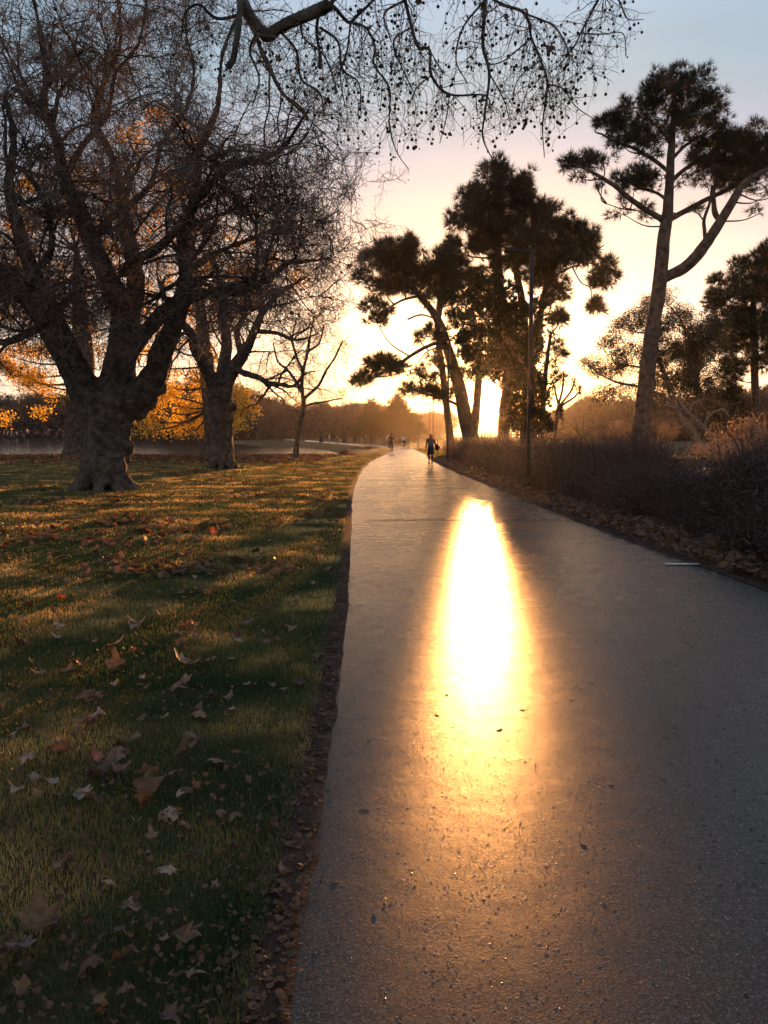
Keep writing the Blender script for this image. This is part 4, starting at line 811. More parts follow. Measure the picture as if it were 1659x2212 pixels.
n = 5000; D = 1.2 * (11 / 1.2) ** g.random(n); x = -(.56 * D + .3) * g.random(n); k = x < edge_x(LE, D) - .15; flat_leaves(lm, x[k], D[k], g.uniform(.05, .24, k.sum()), g, .7, .025, .03)
tag(lm.build('leaf_litter', M['litter']), 'small fallen leaves strewn over lawn, verge and lake shore', 'leaf litter', kind='stuff')
# crumbs and grit on the path
dm = Mesh(); g = np.random.default_rng(53)
def on_path(n, d0, d1, g):
    D = d0 * (d1 / d0) ** g.random(n); a, b_ = edge_x(LE, D) + .05, edge_x(RE, D) - .05; f = g.random(n); x = a + (b_ - a) * f
    z = .010 + .015 * np.sin(math.pi * (x - edge_x(LE, D)) / (edge_x(RE, D) - edge_x(LE, D))); return x, D, z
x, D, z = on_path(13000, 2.0, 26, g); k = np.abs(x) < .62 * D + .3; x, D, z = x[k], D[k], z[k]; n = len(x)
sz = g.uniform(.04, .15, n) * g.uniform(.3, 1.2, n) * np.clip(.6 + D * .06, .6, 1.4)
dm.stamp(FLATLET, align(norm(np.stack([g.normal(0, .03, n), g.normal(0, .03, n), np.ones(n)], -1)), g.uniform(0, 6, n), sz), np.stack([x, D, z + .0022], -1))
for _ in range(110):
    xx, dd, zz = on_path(1, 1.6, 16, g); a = g.uniform(0, 3.14); L = g.uniform(.015, .045); p = np.array([xx[0], dd[0], zz[0] + .0005]); e = np.array([math.cos(a), math.sin(a), 0]) * L
    dm.tube([p - e / 2, p + g.normal(0, .002, 3) * (1, 1, 0), p + e / 2], [.0010, .0013, .0009], 4)
tag(dm.build('path_debris', M['debris']), 'dark crumbs of leaf and bits of twig lying on the wet path', 'debris', kind='stuff')
gt = Mesh(); x, D, z = on_path(6000, 1.0, 9, g); k = np.abs(x) < .62 * D + .3; x, D, z = x[k], D[k], z[k]; n = len(x)
pb = Mesh(); pb.ball((0, 0, 0), (1, 1, .12), 8, 6)
r = g.uniform(.0018, .0045, n) * (1 + .08 * D); gt.stamp(pb.tmpl(), align(norm(np.stack([g.normal(0, .04, n), g.normal(0, .04, n), np.ones(n)], -1)), g.uniform(0, 6, n), r), np.stack([x, D, z], -1))
x, D, z = on_path(13000, 1.2, 9.5, g); k = (np.abs(x) < .62 * D + .3) & (np.sin(x * 3.1 + 1) + np.sin(D * 2.3 + x) + g.normal(0, .8, len(x)) > -.5); x, D, z = x[k], D[k], z[k]; n = len(x)
dr = Mesh(); pb2 = Mesh(); pb2.ball((0, 0, .15), (1, 1, .45), 6, 4); r = g.uniform(.0008, .0018, n) * (.6 + .22 * D)  # beads added to imitate sparkles of sun on the wet asphalt
dr.stamp(pb2.tmpl(), align(np.tile([0., 0., 1.], (n, 1)), g.uniform(0, 6, n), r), np.stack([x, D, z], -1))
tag(dr.build('sun_glint_beads', M['droplet'], smooth=True), 'tiny pale translucent beads added on the near path as sun glints', 'droplets', kind='stuff')
tag(gt.build('path_grit', M['grit'], smooth=True), 'wet grit glinting on the near path', 'grit', kind='stuff')
# individual fallen leaves: the marked ones first
VAR = []
for i in range(10):
    V, T = leaf_shape(np.random.default_rng(600 + i), .1, 1.5 + .3 * (i % 3)); me = bpy.data.meshes.new('fallen_leaf')
    VAR.append((V, T))
cache = {}
def leaf_obj(kind, mat, x, y, z, s_, tilt, rz):
    key = (kind, mat)
    if key not in cache:
        V, T = VAR[kind]; m_ = Mesh(); m_.add(V, None, T); o = m_.build('fallen_leaf', M[mat], smooth=True); cache[key] = o.data
    else:
        o = bpy.data.objects.new('fallen_leaf', cache[key]); C.collection.objects.link(o)
    o.location = (float(x), float(y), float(z)); o.scale = (float(s_),) * 3; o.rotation_euler = (float(tilt[0]) * .6, float(tilt[1]) * .6, float(rz)); return o
def leaf_px(kind, mat, px, py, wpx, label, tilt=(.35, .1), rz=0., zz=.045, group='fallen leaves on the lawn'):
    p = G(px, py, zz); s_ = wpx / F * p[1] / .17
    o = leaf_obj(kind, mat, p[0], p[1], zz + .01 * s_, s_, tilt, rz); tag(o, label, 'leaf', group)
leaf_px(0, 'leafA', 318, 1705, 82, 'large pointed tan leaf standing up like a star in the middle of the near lawn', (.85, 0), 0.1)
leaf_px(1, 'leafA', 368, 1880, 58, 'tan folded leaf lying alone on the green grass left of the earth strip', (.6, .2), 1.2)
leaf_px(2, 'leafA', 205, 2072, 78, 'broad tan leaf lying flat near the lower left, right of the overlapping brown pair', (.3, .2), 2.5)
leaf_px(3, 'leafA', 92, 2000, 118, 'largest grey brown leaf overlapping another at the lower left edge of the lawn', (.25, .1), .6)
leaf_px(4, 'leafB', 40, 2050, 105, 'brown leaf half under the largest grey leaf at the left edge', (.2, -.1), 3.6, .035)
leaf_px(5, 'leafA', 135, 1868, 66, 'crumpled tan leaf on brown bits, above the largest grey leaf', (.4, .3), 4.0)
leaf_px(6, 'leafA', 392, 1632, 84, 'curled pale leaf with raised lobes above the star shaped tan leaf', (.55, -.2), 5.0)
leaf_px(7, 'leafA', 262, 1664, 60, 'pale leaf with spread lobes just above and left of the star shaped tan leaf', (.6, 0), .3)
leaf_px(8, 'leafR', 212, 1640, 40, 'rust red leaf standing beside a pale leaf in the near lawn', (.9, 0), 1.0)
leaf_px(9, 'leafA', 222, 1545, 46, 'round edged pale leaf on the shaded lawn beneath a curled grey one', (.5, .2), 2.0)
leaf_px(0, 'leafA', 178, 1563, 40, 'pale pointed leaf leaning left beside the round edged pale leaf', (.8, .3), 3.0)
leaf_px(1, 'leafA', 190, 1502, 58, 'curled grey leaf arched over dark grass', (.6, -.4), .8)
leaf_px(2, 'leafA', 425, 1543, 48, 'pale flat leaf in the shaded lawn near the earth strip', (.35, .2), 5.5)
leaf_px(3, 'leafA', 398, 1433, 58, 'broad pale leaf in the shaded middle of the lawn', (.55, .1), 1.6)
leaf_px(4, 'leafR', 175, 1440, 30, 'dark red leaf standing in the shaded lawn', (.9, 0), 2.2)
leaf_px(5, 'leafA', 250, 1442, 56, 'long grey leaf lying right of the dark red leaf', (.4, -.2), .2)
leaf_px(6, 'leafA', 245, 1397, 56, 'spiky grey leaf flat on the grass above the dark red leaf', (.3, .1), 4.2)
leaf_px(7, 'leafA', 300, 1345, 56, 'grey leaf at the lower border of the sunlit strip', (.3, .2), 3.3)
leaf_px(8, 'leafR', 463, 1153, 22, 'brightest red leaf among brown leaves in the sunlit grass', (.9, 0), .5)
leaf_px(9, 'leafR', 291, 1233, 20, 'red leaf lying in the middle of the sunlit golden grass', (.5, 0), 1.9)
leaf_px(1, 'leafR', 394, 1176, 16, 'small red leaf in sunlit grass left of the brightest red leaf', (.7, 0), 1.1)
leaf_px(2, 'leafR', 596, 1119, 14, 'small red leaf farthest right in the sunlit grass near the path', (.9, 0), .3)
leaf_px(3, 'leafR', 130, 1293, 18, 'dull red leaf near the left edge of the sunlit grass', (.8, 0), .3)
leaf_px(4, 'leafR', 144, 1145, 16, 'small red leaf in the upper left sunlit grass', (.8, 0), 2.3)
leaf_px(5, 'leafO', 457, 1783, 30, 'small orange leaf alone in the green grass near the earth strip', (.4, .3), 1.3)
leaf_px(6, 'leafO', 424, 1700, 34, 'rust orange leaf to the right of the star shaped tan leaf', (.8, .3), .9)
leaf_px(7, 'leafA', 592, 1788, 44, 'tan curled leaf lying on the dark earth strip beside the path', (.4, .2), 1.5, .04)
leaf_px(8, 'leafA', 610, 1880, 26, 'small pale leaf on the edge of the wet path', (.4, .2), .5, .035)
leaf_px(9, 'leafA', 208, 2165, 50, 'pale leaf nearest the bottom edge on the left lawn', (.45, .2), 4.4)
leaf_px(0, 'leafB', 650, 1478, 40, 'flat brown leaf on the earth strip halfway up the lawn', (.2, .1), .9, .035)
leaf_px(2, 'leafA', 690, 1412, 36, 'pale twisted leaf bridging earth strip and path', (.5, .1), 2.9, .04)
g = np.random.default_rng(54); cnt = 0
while cnt < 250:
    D = 1.7 * (17 / 1.7) ** (g.random() ** .8); x = -(.5 * D) * g.random()
    if x > edge_x(LE, D) - .22: continue
    s_ = g.uniform(.3, .85) * (.6 if D < 3.2 else 1); kd = int(g.integers(0, 10)); mt = g.choice(['leafA', 'leafB', 'leafA', 'leafO'], p=[.5, .3, .12, .08])
    o = leaf_obj(kd, str(mt), x, D, .038 + g.uniform(0, .02), s_, (g.normal(0, .5), g.normal(0, .5)), g.uniform(0, 6.28))
    cw = {'leafA': 'tan', 'leafB': 'dark brown', 'leafO': 'rusty orange'}[str(mt)]; px_ = VW / 2 + x / D * F
    zone = ('nearest part of the lawn', 'shaded middle of the lawn', 'grass around the lower border of the sunlit strip', 'sunlit strip of lawn')[0 if D < 3 else 1 if D < 6 else 2 if D < 9 else 3]
    side = 'towards the left edge' if px_ < 260 else 'towards the path'
    zs = ('nearest lawn', 'shaded lawn', 'lower edge of the sunlit strip', 'sunlit strip')[0 if D < 3 else 1 if D < 6 else 2 if D < 9 else 3]
    tag(o, 'small %s leaf in the %s %s' % (cw, zs, side), 'leaf', 'small %s leaves, %s, %s' % (cw, side, zs)); cnt += 1
# ------------------------------------------------------------------ 7  reeds and shrubs on the right
def reed_clump_tmpl(seed, n, h, w, spread, lean):
    g = np.random.default_rng(seed); m = Mesh()
    for _ in range(n):
        a = g.uniform(0, 6.28); r = abs(g.normal(0, spread)); p = np.array([math.cos(a) * r, math.sin(a) * r, 0]); H = h * g.uniform(.5, 1.1)
        d = np.array([math.cos(a), math.sin(a), 0]) * g.uniform(0, lean) * H + g.normal(0, .06, 3) * H * (1, 1, 0); s_ = norm(np.array([g.normal(), g.normal(), 0])) * w / 2
        q = p + d * .35 + (0, 0, H * .6); e = p + d + (0, 0, H)
        m.add([p - s_, p + s_, q + s_ * .8, q - s_ * .8, e], [[0, 1, 2, 3]], [[3, 2, 4]])
    return m.tmpl()
REEDS = [reed_clump_tmpl(700 + i, 42, 1.0, .012, .13, .35) for i in range(5)]
def bush_tmpl(seed, n=150):
    g = np.random.default_rng(seed); m = Mesh()
    for _ in range(n):
        d = norm(np.array([g.normal(0, .55), g.normal(0, .55), g.uniform(.3, 1)])); L = g.uniform(.5, 1.0); tw = wander((g.normal(0, .12), g.normal(0, .12), 0), d, L, 5, .2, g, up=.06)
        m.tube(tw, np.linspace(.006, .002, 6), 3)
        for _k in range(5):
            j = g.integers(2, 6); c = tw[j] + g.normal(0, .03, 3); dd = norm(g.normal(0, 1, 3) + (0, 0, .5)); s_ = norm(np.cross(dd, g.normal(0, 1, 3))) * .008; ll = g.uniform(.05, .12)
            m.add([c, c + dd * ll * .5 + s_, c + dd * ll, c + dd * ll * .5 - s_], [[0, 1, 2, 3]])
    return m.tmpl()
BUSHT = [bush_tmpl(720 + i) for i in range(4)]
g = np.random.default_rng(71)
def front_x(y): return np.interp(y, [6, 9, 11, 14, 18, 25, 35, 50, 65], [4.6, 5.0, 5.1, 5.0, 4.9, 4.6, 4.5, 4.7, 5.2])
def place_t(m, tm, x, y, s_, g, tilt=.12):
    n = len(x); z = np.maximum(ground_z(x, y), -.5); d = norm(np.stack([g.normal(0, tilt, n), g.normal(0, tilt, n), np.ones(n)], -1)); ch = g.integers(0, len(tm), n); p = np.stack([x, y, z], -1)
    for k in range(len(tm)):
        q = ch == k; m.stamp(tm[k], align(d[q], g.uniform(0, 6.28, q.sum()), s_[q]), p[q])
rm = Mesh(); n = 2400; y = 7.5 * (62 / 7.5) ** g.random(n); x = front_x(y) + .35 + np.abs(g.normal(0, 1.3, n)) * np.interp(y, [7, 20, 60], [1.2, 1, .8])
hgt = (1 + .22 * np.sin(y * 1.3 + x * 2.1) * np.sin(y * .45) + .1 * g.normal(0, 1, n)) * np.interp(y, [7, 10, 14, 20, 30, 45, 62], [1.35, 1.5, 1.55, 1.55, 1.5, 1.35, 1.2]) * np.clip(.45 + (x - front_x(y)) * .5, .45, 1.05)
gap = (x / y > .345) & (x / y < .455) & (y > 11); hgt = np.where(gap, hgt * .55, hgt)
q_ = g.random(n) < .55; place_t(rm, REEDS, x[q_], y[q_], (hgt * g.uniform(.65, 1.1, n))[q_], g, .22); q_ = (~q_) & (g.random(n) < .6); place_t(rm, BUSHT, x[q_], y[q_], (hgt * g.uniform(.7, 1.05, n))[q_], g, .2)
tag(rm.build('reed_bed', M['sedge']), 'dense bed of dark brown reeds along the right side of the path', 'reeds', kind='stuff')
rm = Mesh(); n = 240; y = 9 * (55 / 9) ** g.random(n); x = front_x(y) + 1.5 + np.abs(g.normal(0, .9, n)); gap = (x / y > .345) & (x / y < .455); place_t(rm, REEDS, x[~gap], y[~gap], g.uniform(1.3, 1.75, (~gap).sum()), g)
n = 90; x = g.uniform(9, 12, n); y = x / g.uniform(.455, .56, n); place_t(rm, REEDS, x, y, g.uniform(1.7, 2.3, n), g)
n = 60; y = g.uniform(50, 64, n); x = 4.9 + g.uniform(0, 3.5, n) ; place_t(rm, REEDS, x, y, g.uniform(1.4, 2.2, n), g)
tag(rm.build('tall_reeds', M['reed']), 'taller dry reed stems catching light above the dark reed bed', 'reeds', kind='stuff')
# single shrubs at the front
def shrub(x, y, s_, label, mat='sedge', tm=None, seed=0):
    g = np.random.default_rng(900 + seed); m = Mesh(); n = 7; a = g.uniform(0, 6.28, n); r = g.uniform(0, .45, n) * s_
    X = x + np.cos(a) * r; Y = y + np.sin(a) * r; place_t(m, tm or BUSHT, X, Y, s_ * g.uniform(.7, 1.1, n), g, .25)
    o = m.build('shrub', M[mat], None, False, (x, y, 0)); o.location = (x, y, 0); tag(o, label, 'shrub', 'shrubs along the verge')
for i, (px, py, s_, lab) in enumerate([(1640, 1215, .95, 'twiggy brown shrub nearest the right edge beside the painted line'), (1560, 1170, .8, 'low twiggy shrub between the painted line and the reed gap'), (1480, 1130, 1.05, 'rounded dark shrub at the front of the reeds below the pond gap'),
                                    (1390, 1105, 1.15, 'dark round shrub in front of the tall open pine'), (1300, 1082, 1.0, 'twiggy shrub at the verge right of the near lamp post'), (1215, 1062, .95, 'low dense shrub just right of the near lamp post'),
                                    (1100, 1032, 1.0, 'small shrub left of the near lamp post in the glare'), (1050, 1012, 1.1, 'small shrub under the leaning pine beside the bend')]):
    p = G(px, py - 8); shrub(p[0] + .25, p[1] + .3, s_, lab, seed=i)
# leafy sunlit bush on the right and the pale dead branch
def leafy_bush(px, py, D, rx, ry, lab, seed):
    g = np.random.default_rng(seed); base = P(px, 985, D); base[2] = float(ground_z(base[0], base[1])); root = empty('leafy_bush', base, lab, 'bush', 'leafy bushes by the pond'); tm = Mesh(); cm = Mesh()
    top = P(px, py - ry * .3, D); l = smooth_line([base, (base + top) / 2 + (.1, 0, 0), top], 8); tm.tube(l, np.linspace(.06, .02, 8), 6)
    clumps(cm, [(px, py, rx * .7, ry * .7), (px - rx * .5, py + ry * .3, rx * .5, ry * .6), (px + rx * .5, py + ry * .2, rx * .5, ry * .6)], D, SMALL, g, dens=26, sub=.22, per=12, depth=.6, up=.6, wood=tm, anchor=l, wr=.012)
    tm.build('stem', M['deadwood'], root, True, base); cm.build('foliage', M['straw'], root, False, base)
leafy_bush(1600, 940, 19, 50, 45, 'tall straw coloured leafy bush rising at the right edge', 81)
leafy_bush(1345, 920, 46, 30, 26, 'sunlit straw coloured bush left of the tall pine trunk', 82)
leafy_bush(1440, 930, 50, 24, 26, 'small straw coloured bush right of the tall pine trunk', 83)
leafy_bush(1515, 975, 40, 26, 20, 'low golden bush on the pond bank below the dead branches', 84)
def dead_tree():
    g = np.random.default_rng(85); D = 48; base = P(1565, 995, D); base[2] = float(ground_z(base[0], base[1])); root = empty('dead_tree', base, 'pale leaning dead trunk with bare curling branches beyond the pond', 'tree'); tm = Mesh(); limbs = []
    for pts, rr in (([(1560, 985), (1545, 955), (1520, 925), (1500, 905), (1480, 885), (1462, 860)], [9, 8, 6, 5, 4, 3]), ([(1520, 925), (1530, 900), (1545, 890), (1562, 885), (1575, 900)], [4, 3.5, 3, 2, 1.5]), ([(1500, 905), (1490, 890), (1500, 870), (1520, 862)], [4, 3, 2, 1]), ([(1480, 885), (1450, 880), (1430, 870)], [3, 2, 1])):
        l, r = px_limb(pts, D, rr, 16); tm.tube(l, r, 8, rough=.04, gr=g); limbs.append((l, r))
    sp, sd = branch_out(tm, limbs, g, .9, 1.3, 3, .7, 1); cm = Mesh(); put_sprays(cm, SPRAYS, sp, sd, g, .6, 1)
    finish(root, base, tm, cm, M['deadwood'], M['fartwig'])
dead_tree()
def tussock(px, py, w, h, lab, seed):
    g = np.random.default_rng(seed); p = G(px, py, -.05); m = Mesh(); n = 30; place_t(m, REEDS, p[0] + g.normal(0, w * .25, n), p[1] + g.normal(0, w * .25, n), g.uniform(.7, 1.1, n) * h, g, .4)
    o = m.build('sedge_tussock', M['sedge'], None, False, (p[0], p[1], 0)); o.location = (float(p[0]), float(p[1]), 0); tag(o, lab, 'tussock', 'sedge tussocks by the lake')
tussock(743, 985, 1.2, .62, 'round dark sedge tussock at the lake corner, largest of the three', 91)
tussock(802, 970, 1.3, .5, 'low dark tussock on the bank beside the far bend of the path', 92)
tussock(762, 984, .5, .25, 'tiny tussock just right of the largest one', 93)
# ------------------------------------------------------------------ 8  background trees
def far_bare_mesh(seed, H=9.0, Wd=6.5):
    g = np.random.default_rng(seed); tm = Mesh(); limbs = []
    fork = np.array([g.normal(0, .1), 0, 1.5]); tm.tube([(0, 0, -.3), (0, 0, .5), fork], [.62, .48, .5], 9, rough=.05, gr=g)
    for k in range(9):
        a = k * 2.4 + g.uniform(-.3, .3); el = g.uniform(.35, 1.3); d = np.array([math.cos(a) * math.cos(el), math.sin(a) * math.cos(el), math.sin(el)])
        l = wander(fork, d, g.uniform(.7, 1) * (Wd if el < .8 else H - 2.2), 9, .1, g, up=.03); r = np.linspace(.26, .05, 10); tm.tube(l, r, 6, rough=.04, gr=g); limbs.append((l, r))
    sp, sd = branch_out(tm, limbs, g, .8, 2.4, 3, 1.4, 1, start=.2, sag=-.2, droop=-.02)
    cm = Mesh(); sp = np.array(sp); k = sp[:, 2] < H; put_sprays(cm, SPRAYS_FAR, sp[k], np.array(sd)[k], g, .35, .75); return tm, cm
farT = []
for s_ in (401, 402, 403):
    tm, cm = far_bare_mesh(s_); farT.append((tm, cm, {}))
def far_tree(px, D, sc, label, k, rz, group='bare trees beyond the bend'):
    x = (px - VW / 2) / F * D; root = empty('bare_tree', (x, D, float(ground_z(x, D))), label, 'tree', group, rz); tm, cm, c = farT[k]; root.scale = (sc, sc, sc)
    if not c: c['t'] = tm.build('trunk', M['bark'], root, True).data; c['c'] = cm.build('crown', M['fartwig'], root).data
    else:
        for nme, key in (('trunk', 't'), ('crown', 'c')):
            o = bpy.data.objects.new(nme, c[key]); C.collection.objects.link(o); o.parent = root
for px, D, sc, lab, k, rz in [(694, 185, 1.0, 'bare low tree by the far path, first from the lake side', 0, 0), (746, 196, 1.05, 'bare spreading tree with thick short trunk, second from the lake side', 1, 1), (767, 178, .85, 'bare tree with widely forked low trunk behind the far path', 2, 2), (812, 188, 1.0, 'bare tree left of the cyclist beyond the bend', 0, 3.1),
                              (854, 182, .95, 'bare tree behind the cyclist beyond the bend', 1, 4), (610, 215, 1.25, 'bare tree beyond the lake behind the small young tree', 2, 5), (655, 225, 1.3, 'tall bare tree behind the far end of the path', 1, 2.2), (560, 240, 1.45, 'bare tree beyond the lake right of the gold leaves', 0, 1.2),
                              (720, 260, 1.5, 'hazy bare tree rising behind the low ones by the path', 2, .4), (790, 270, 1.45, 'hazy bare tree behind the gap between two low ones', 1, 5.2), (895, 210, .9, 'hazy bare tree left of the walking woman', 2, .9), (1255, 150, .95, 'small bare tree in the orange haze right of the pines', 0, 2), (1330, 165, 1.05, 'hazy bare tree behind the tall pine trunk', 1, .8), (1430, 140, .9, 'hazy bare tree beyond the pond', 2, 2.9)]:
    far_tree(px, D, sc, lab, k, rz)
def cedar(px, D, H, Wd, label, seed):
    g = np.random.default_rng(seed); x = (px - VW / 2) / F * D; base = np.array([x, D, 0.]); root = empty('cedar_tree', base, label, 'tree', 'cedars beyond the bend'); tm = Mesh(); cm = Mesh()
    tm.tube(smooth_line([(0, 0, -.2), (0, 0, H * .4), (.1, 0, H)], 12), np.linspace(.45, .05, 12), 8)
    pp, dd = [], []
    for lv in np.arange(1.8, H, .5) + g.uniform(-.15, .15, len(np.arange(1.8, H, .5))):
        R1 = Wd * (1 - (lv / H) ** 1.6) * g.uniform(.75, 1.1) + .3
        for a in np.linspace(0, 6.28, 8)[:-1] + g.uniform(0, 1):
            Lb = R1 * g.uniform(.6, 1.1); d = np.array([math.cos(a), math.sin(a), g.uniform(-.05, .28)]); e = np.array([0, 0, lv]) + d * Lb; tm.tube([(0, 0, lv), (np.array([0, 0, lv]) + e) / 2 + (0, 0, .1), e], [.08, .05, .02], 4)
            n = int(Lb * 14); f = g.uniform(.25, 1, n); pp.append(np.array([0, 0, lv]) + d * Lb * f[:, None] + g.normal(0, 1, (n, 3)) * (.5, .5, .22)); dd.append(np.tile(d, (n, 1)) + g.normal(0, .5, (n, 3)) * (1, 1, .3) + (0, 0, .2))
    pp = np.vstack(pp); dd = np.vstack(dd); put_sprays(cm, CED, pp, dd, g, .8, 1.4)
    tm.build('trunk', M['pinebark'], root, True); cm.build('crown', M['needle2'], root)
cedar(803, 175, 9.6, 4.6, 'cedar with level layered branches, left of the pair beyond the cyclist', 501)
cedar(858, 165, 10.0, 5.5, 'cedar with level layered branches, right of the pair, above the cyclist', 502)
cedar(893, 172, 6.0, 3.4, 'low broad cedar behind the walking woman', 503)
FANS = [tuft_template(350 + i, 14, 1.5, .13, .8) for i in range(4)]
def wood(name, label, pts, H, n, seed, wd=9):
    g = np.random.default_rng(seed); m = Mesh(); pts = np.array(pts, float); f = g.random(n) * (len(pts) - 1); i = f.astype(int); i = np.minimum(i, len(pts) - 2); p = pts[i] + (pts[i + 1] - pts[i]) * (f - i)[:, None]
    p = p + g.normal(0, wd, (n, 2)); P3 = []; D3 = []
    for k in range(n):
        h = H(p[k, 0]) * g.uniform(.75, 1.1); x, y = p[k]; fork = np.array([x, y, h * .25])
        m.tube([(x, y, -.5), (x + g.normal(0, .2), y, h * .3), (x + g.normal(0, .6), y, h * .75)], [.35, .25, .08], 5)
        q = 230; u = norm(g.normal(0, 1, (q, 3))) * g.uniform(.2, 1, (q, 1)) ** .4; c = np.array([x, y, h * .6]); pp = c + u * (h * .34, h * .34, h * .40); P3.append(pp); D3.append(u + (0, 0, .7))
        for e in pp[:8]: m.tube([fork, (fork + e) / 2 + (0, 0, .4), e], [.14, .08, .04], 3)
    nn = n * 60; f = g.random(nn) * (len(pts) - 1); i = np.minimum(f.astype(int), len(pts) - 2); p = pts[i] + (pts[i + 1] - pts[i]) * (f - i)[:, None] + g.normal(0, wd * .6, (nn, 2))
    P3.append(np.column_stack([p, g.uniform(0, 1, nn) ** 1.4 * 6])); D3.append(g.normal(0, .6, (nn, 3)) + (0, 0, .8))
    put_sprays(m, FANS, np.vstack(P3), np.vstack(D3), g, .8, 1.5)
    tag(m.build(name, M['fartwig']), label, 'wood', kind='stuff')
wood('far_wood', 'misty bare wood along the far shore of the lake', [(-330, 362), (-220, 362), (-120, 358), (-80, 350), (-62, 300), (-55, 262)], lambda x: float(np.interp(x, [-200, -90, -60, -40], [21, 20, 19, 15])), 280, 601)
wood('distant_wood', 'hazy line of trees closing the view beyond the path', [(-75, 400), (-20, 415), (28, 430)], lambda x: 17 if x < 10 else 13, 150, 602, 7)
wood('right_wood', 'orange hazed wood far beyond the pond', [(48, 230), (90, 235), (130, 220), (180, 200)], lambda x: float(np.interp(x, [40, 70, 120], [10.5, 12, 15])), 130, 603, 6)
# ------------------------------------------------------------------ 9  lamp posts
def lamp_post(px, D, label, H=7.3, arm=True, x=None):
    X = (px - VW / 2) / F * D; root = empty('lamp_post', (X, D, 0), label, 'lamp post', 'lamp posts beside the path')
    m = Mesh(); m.tube([(0, 0, -.1), (0, 0, .02), (0, 0, .02)], [.16, .16, .14], 12, True); m.build('base_plate', M['post'], root)
    m = Mesh(); m.box((0, 0, H / 2), (.115, .115, H)); o = m.build('post', M['post'], root)
    bv = o.modifiers.new('bevel', 'BEVEL'); bv.width = .02; bv.segments = 2
    m = Mesh(); m.box((0.0, 0, H + .035), (.16, .16, .07)); m.build('post_cap', M['post'], root)
    if arm:
        m = Mesh(); m.box((-.45, 0, H - .14), (.78, .09, .09)); m.build('arm', M['post'], root)
        m = Mesh(); m.box((-.62, 0, H - .07), (.42, .22, .05)); m.box((-.62, 0, H - .035), (.36, .16, .025)); h = m.build('lamp_head', M['post'], root)
        m = Mesh(); m.box((-.62, 0, H - .099), (.34, .16, .008)); m.build('lens', M['led'], h)
lamp_post(1141, 24.4, 'tall dark square lamp post standing nearest, in front of the dense pine')
lamp_post(966.5, 51, 'second lamp post, beside the bend right of the walking woman')
lamp_post(935, 103, 'thin lamp post rising behind the head of the walking woman'); lamp_post(927, 143, 'faint lamp post just left of the one behind the woman')
lamp_post(776, 150, 'thin far lamp post among the bare trees left of the cyclist', 4.8); lamp_post(740, 168, 'faint far post between two bare trunks by the lake', 4.4, False); lamp_post(829.5, 118, 'low far post just left of the cyclist', 2.9, False); lamp_post(903, 108, 'short far post between the pedestrians and the woman', 3.2, False)
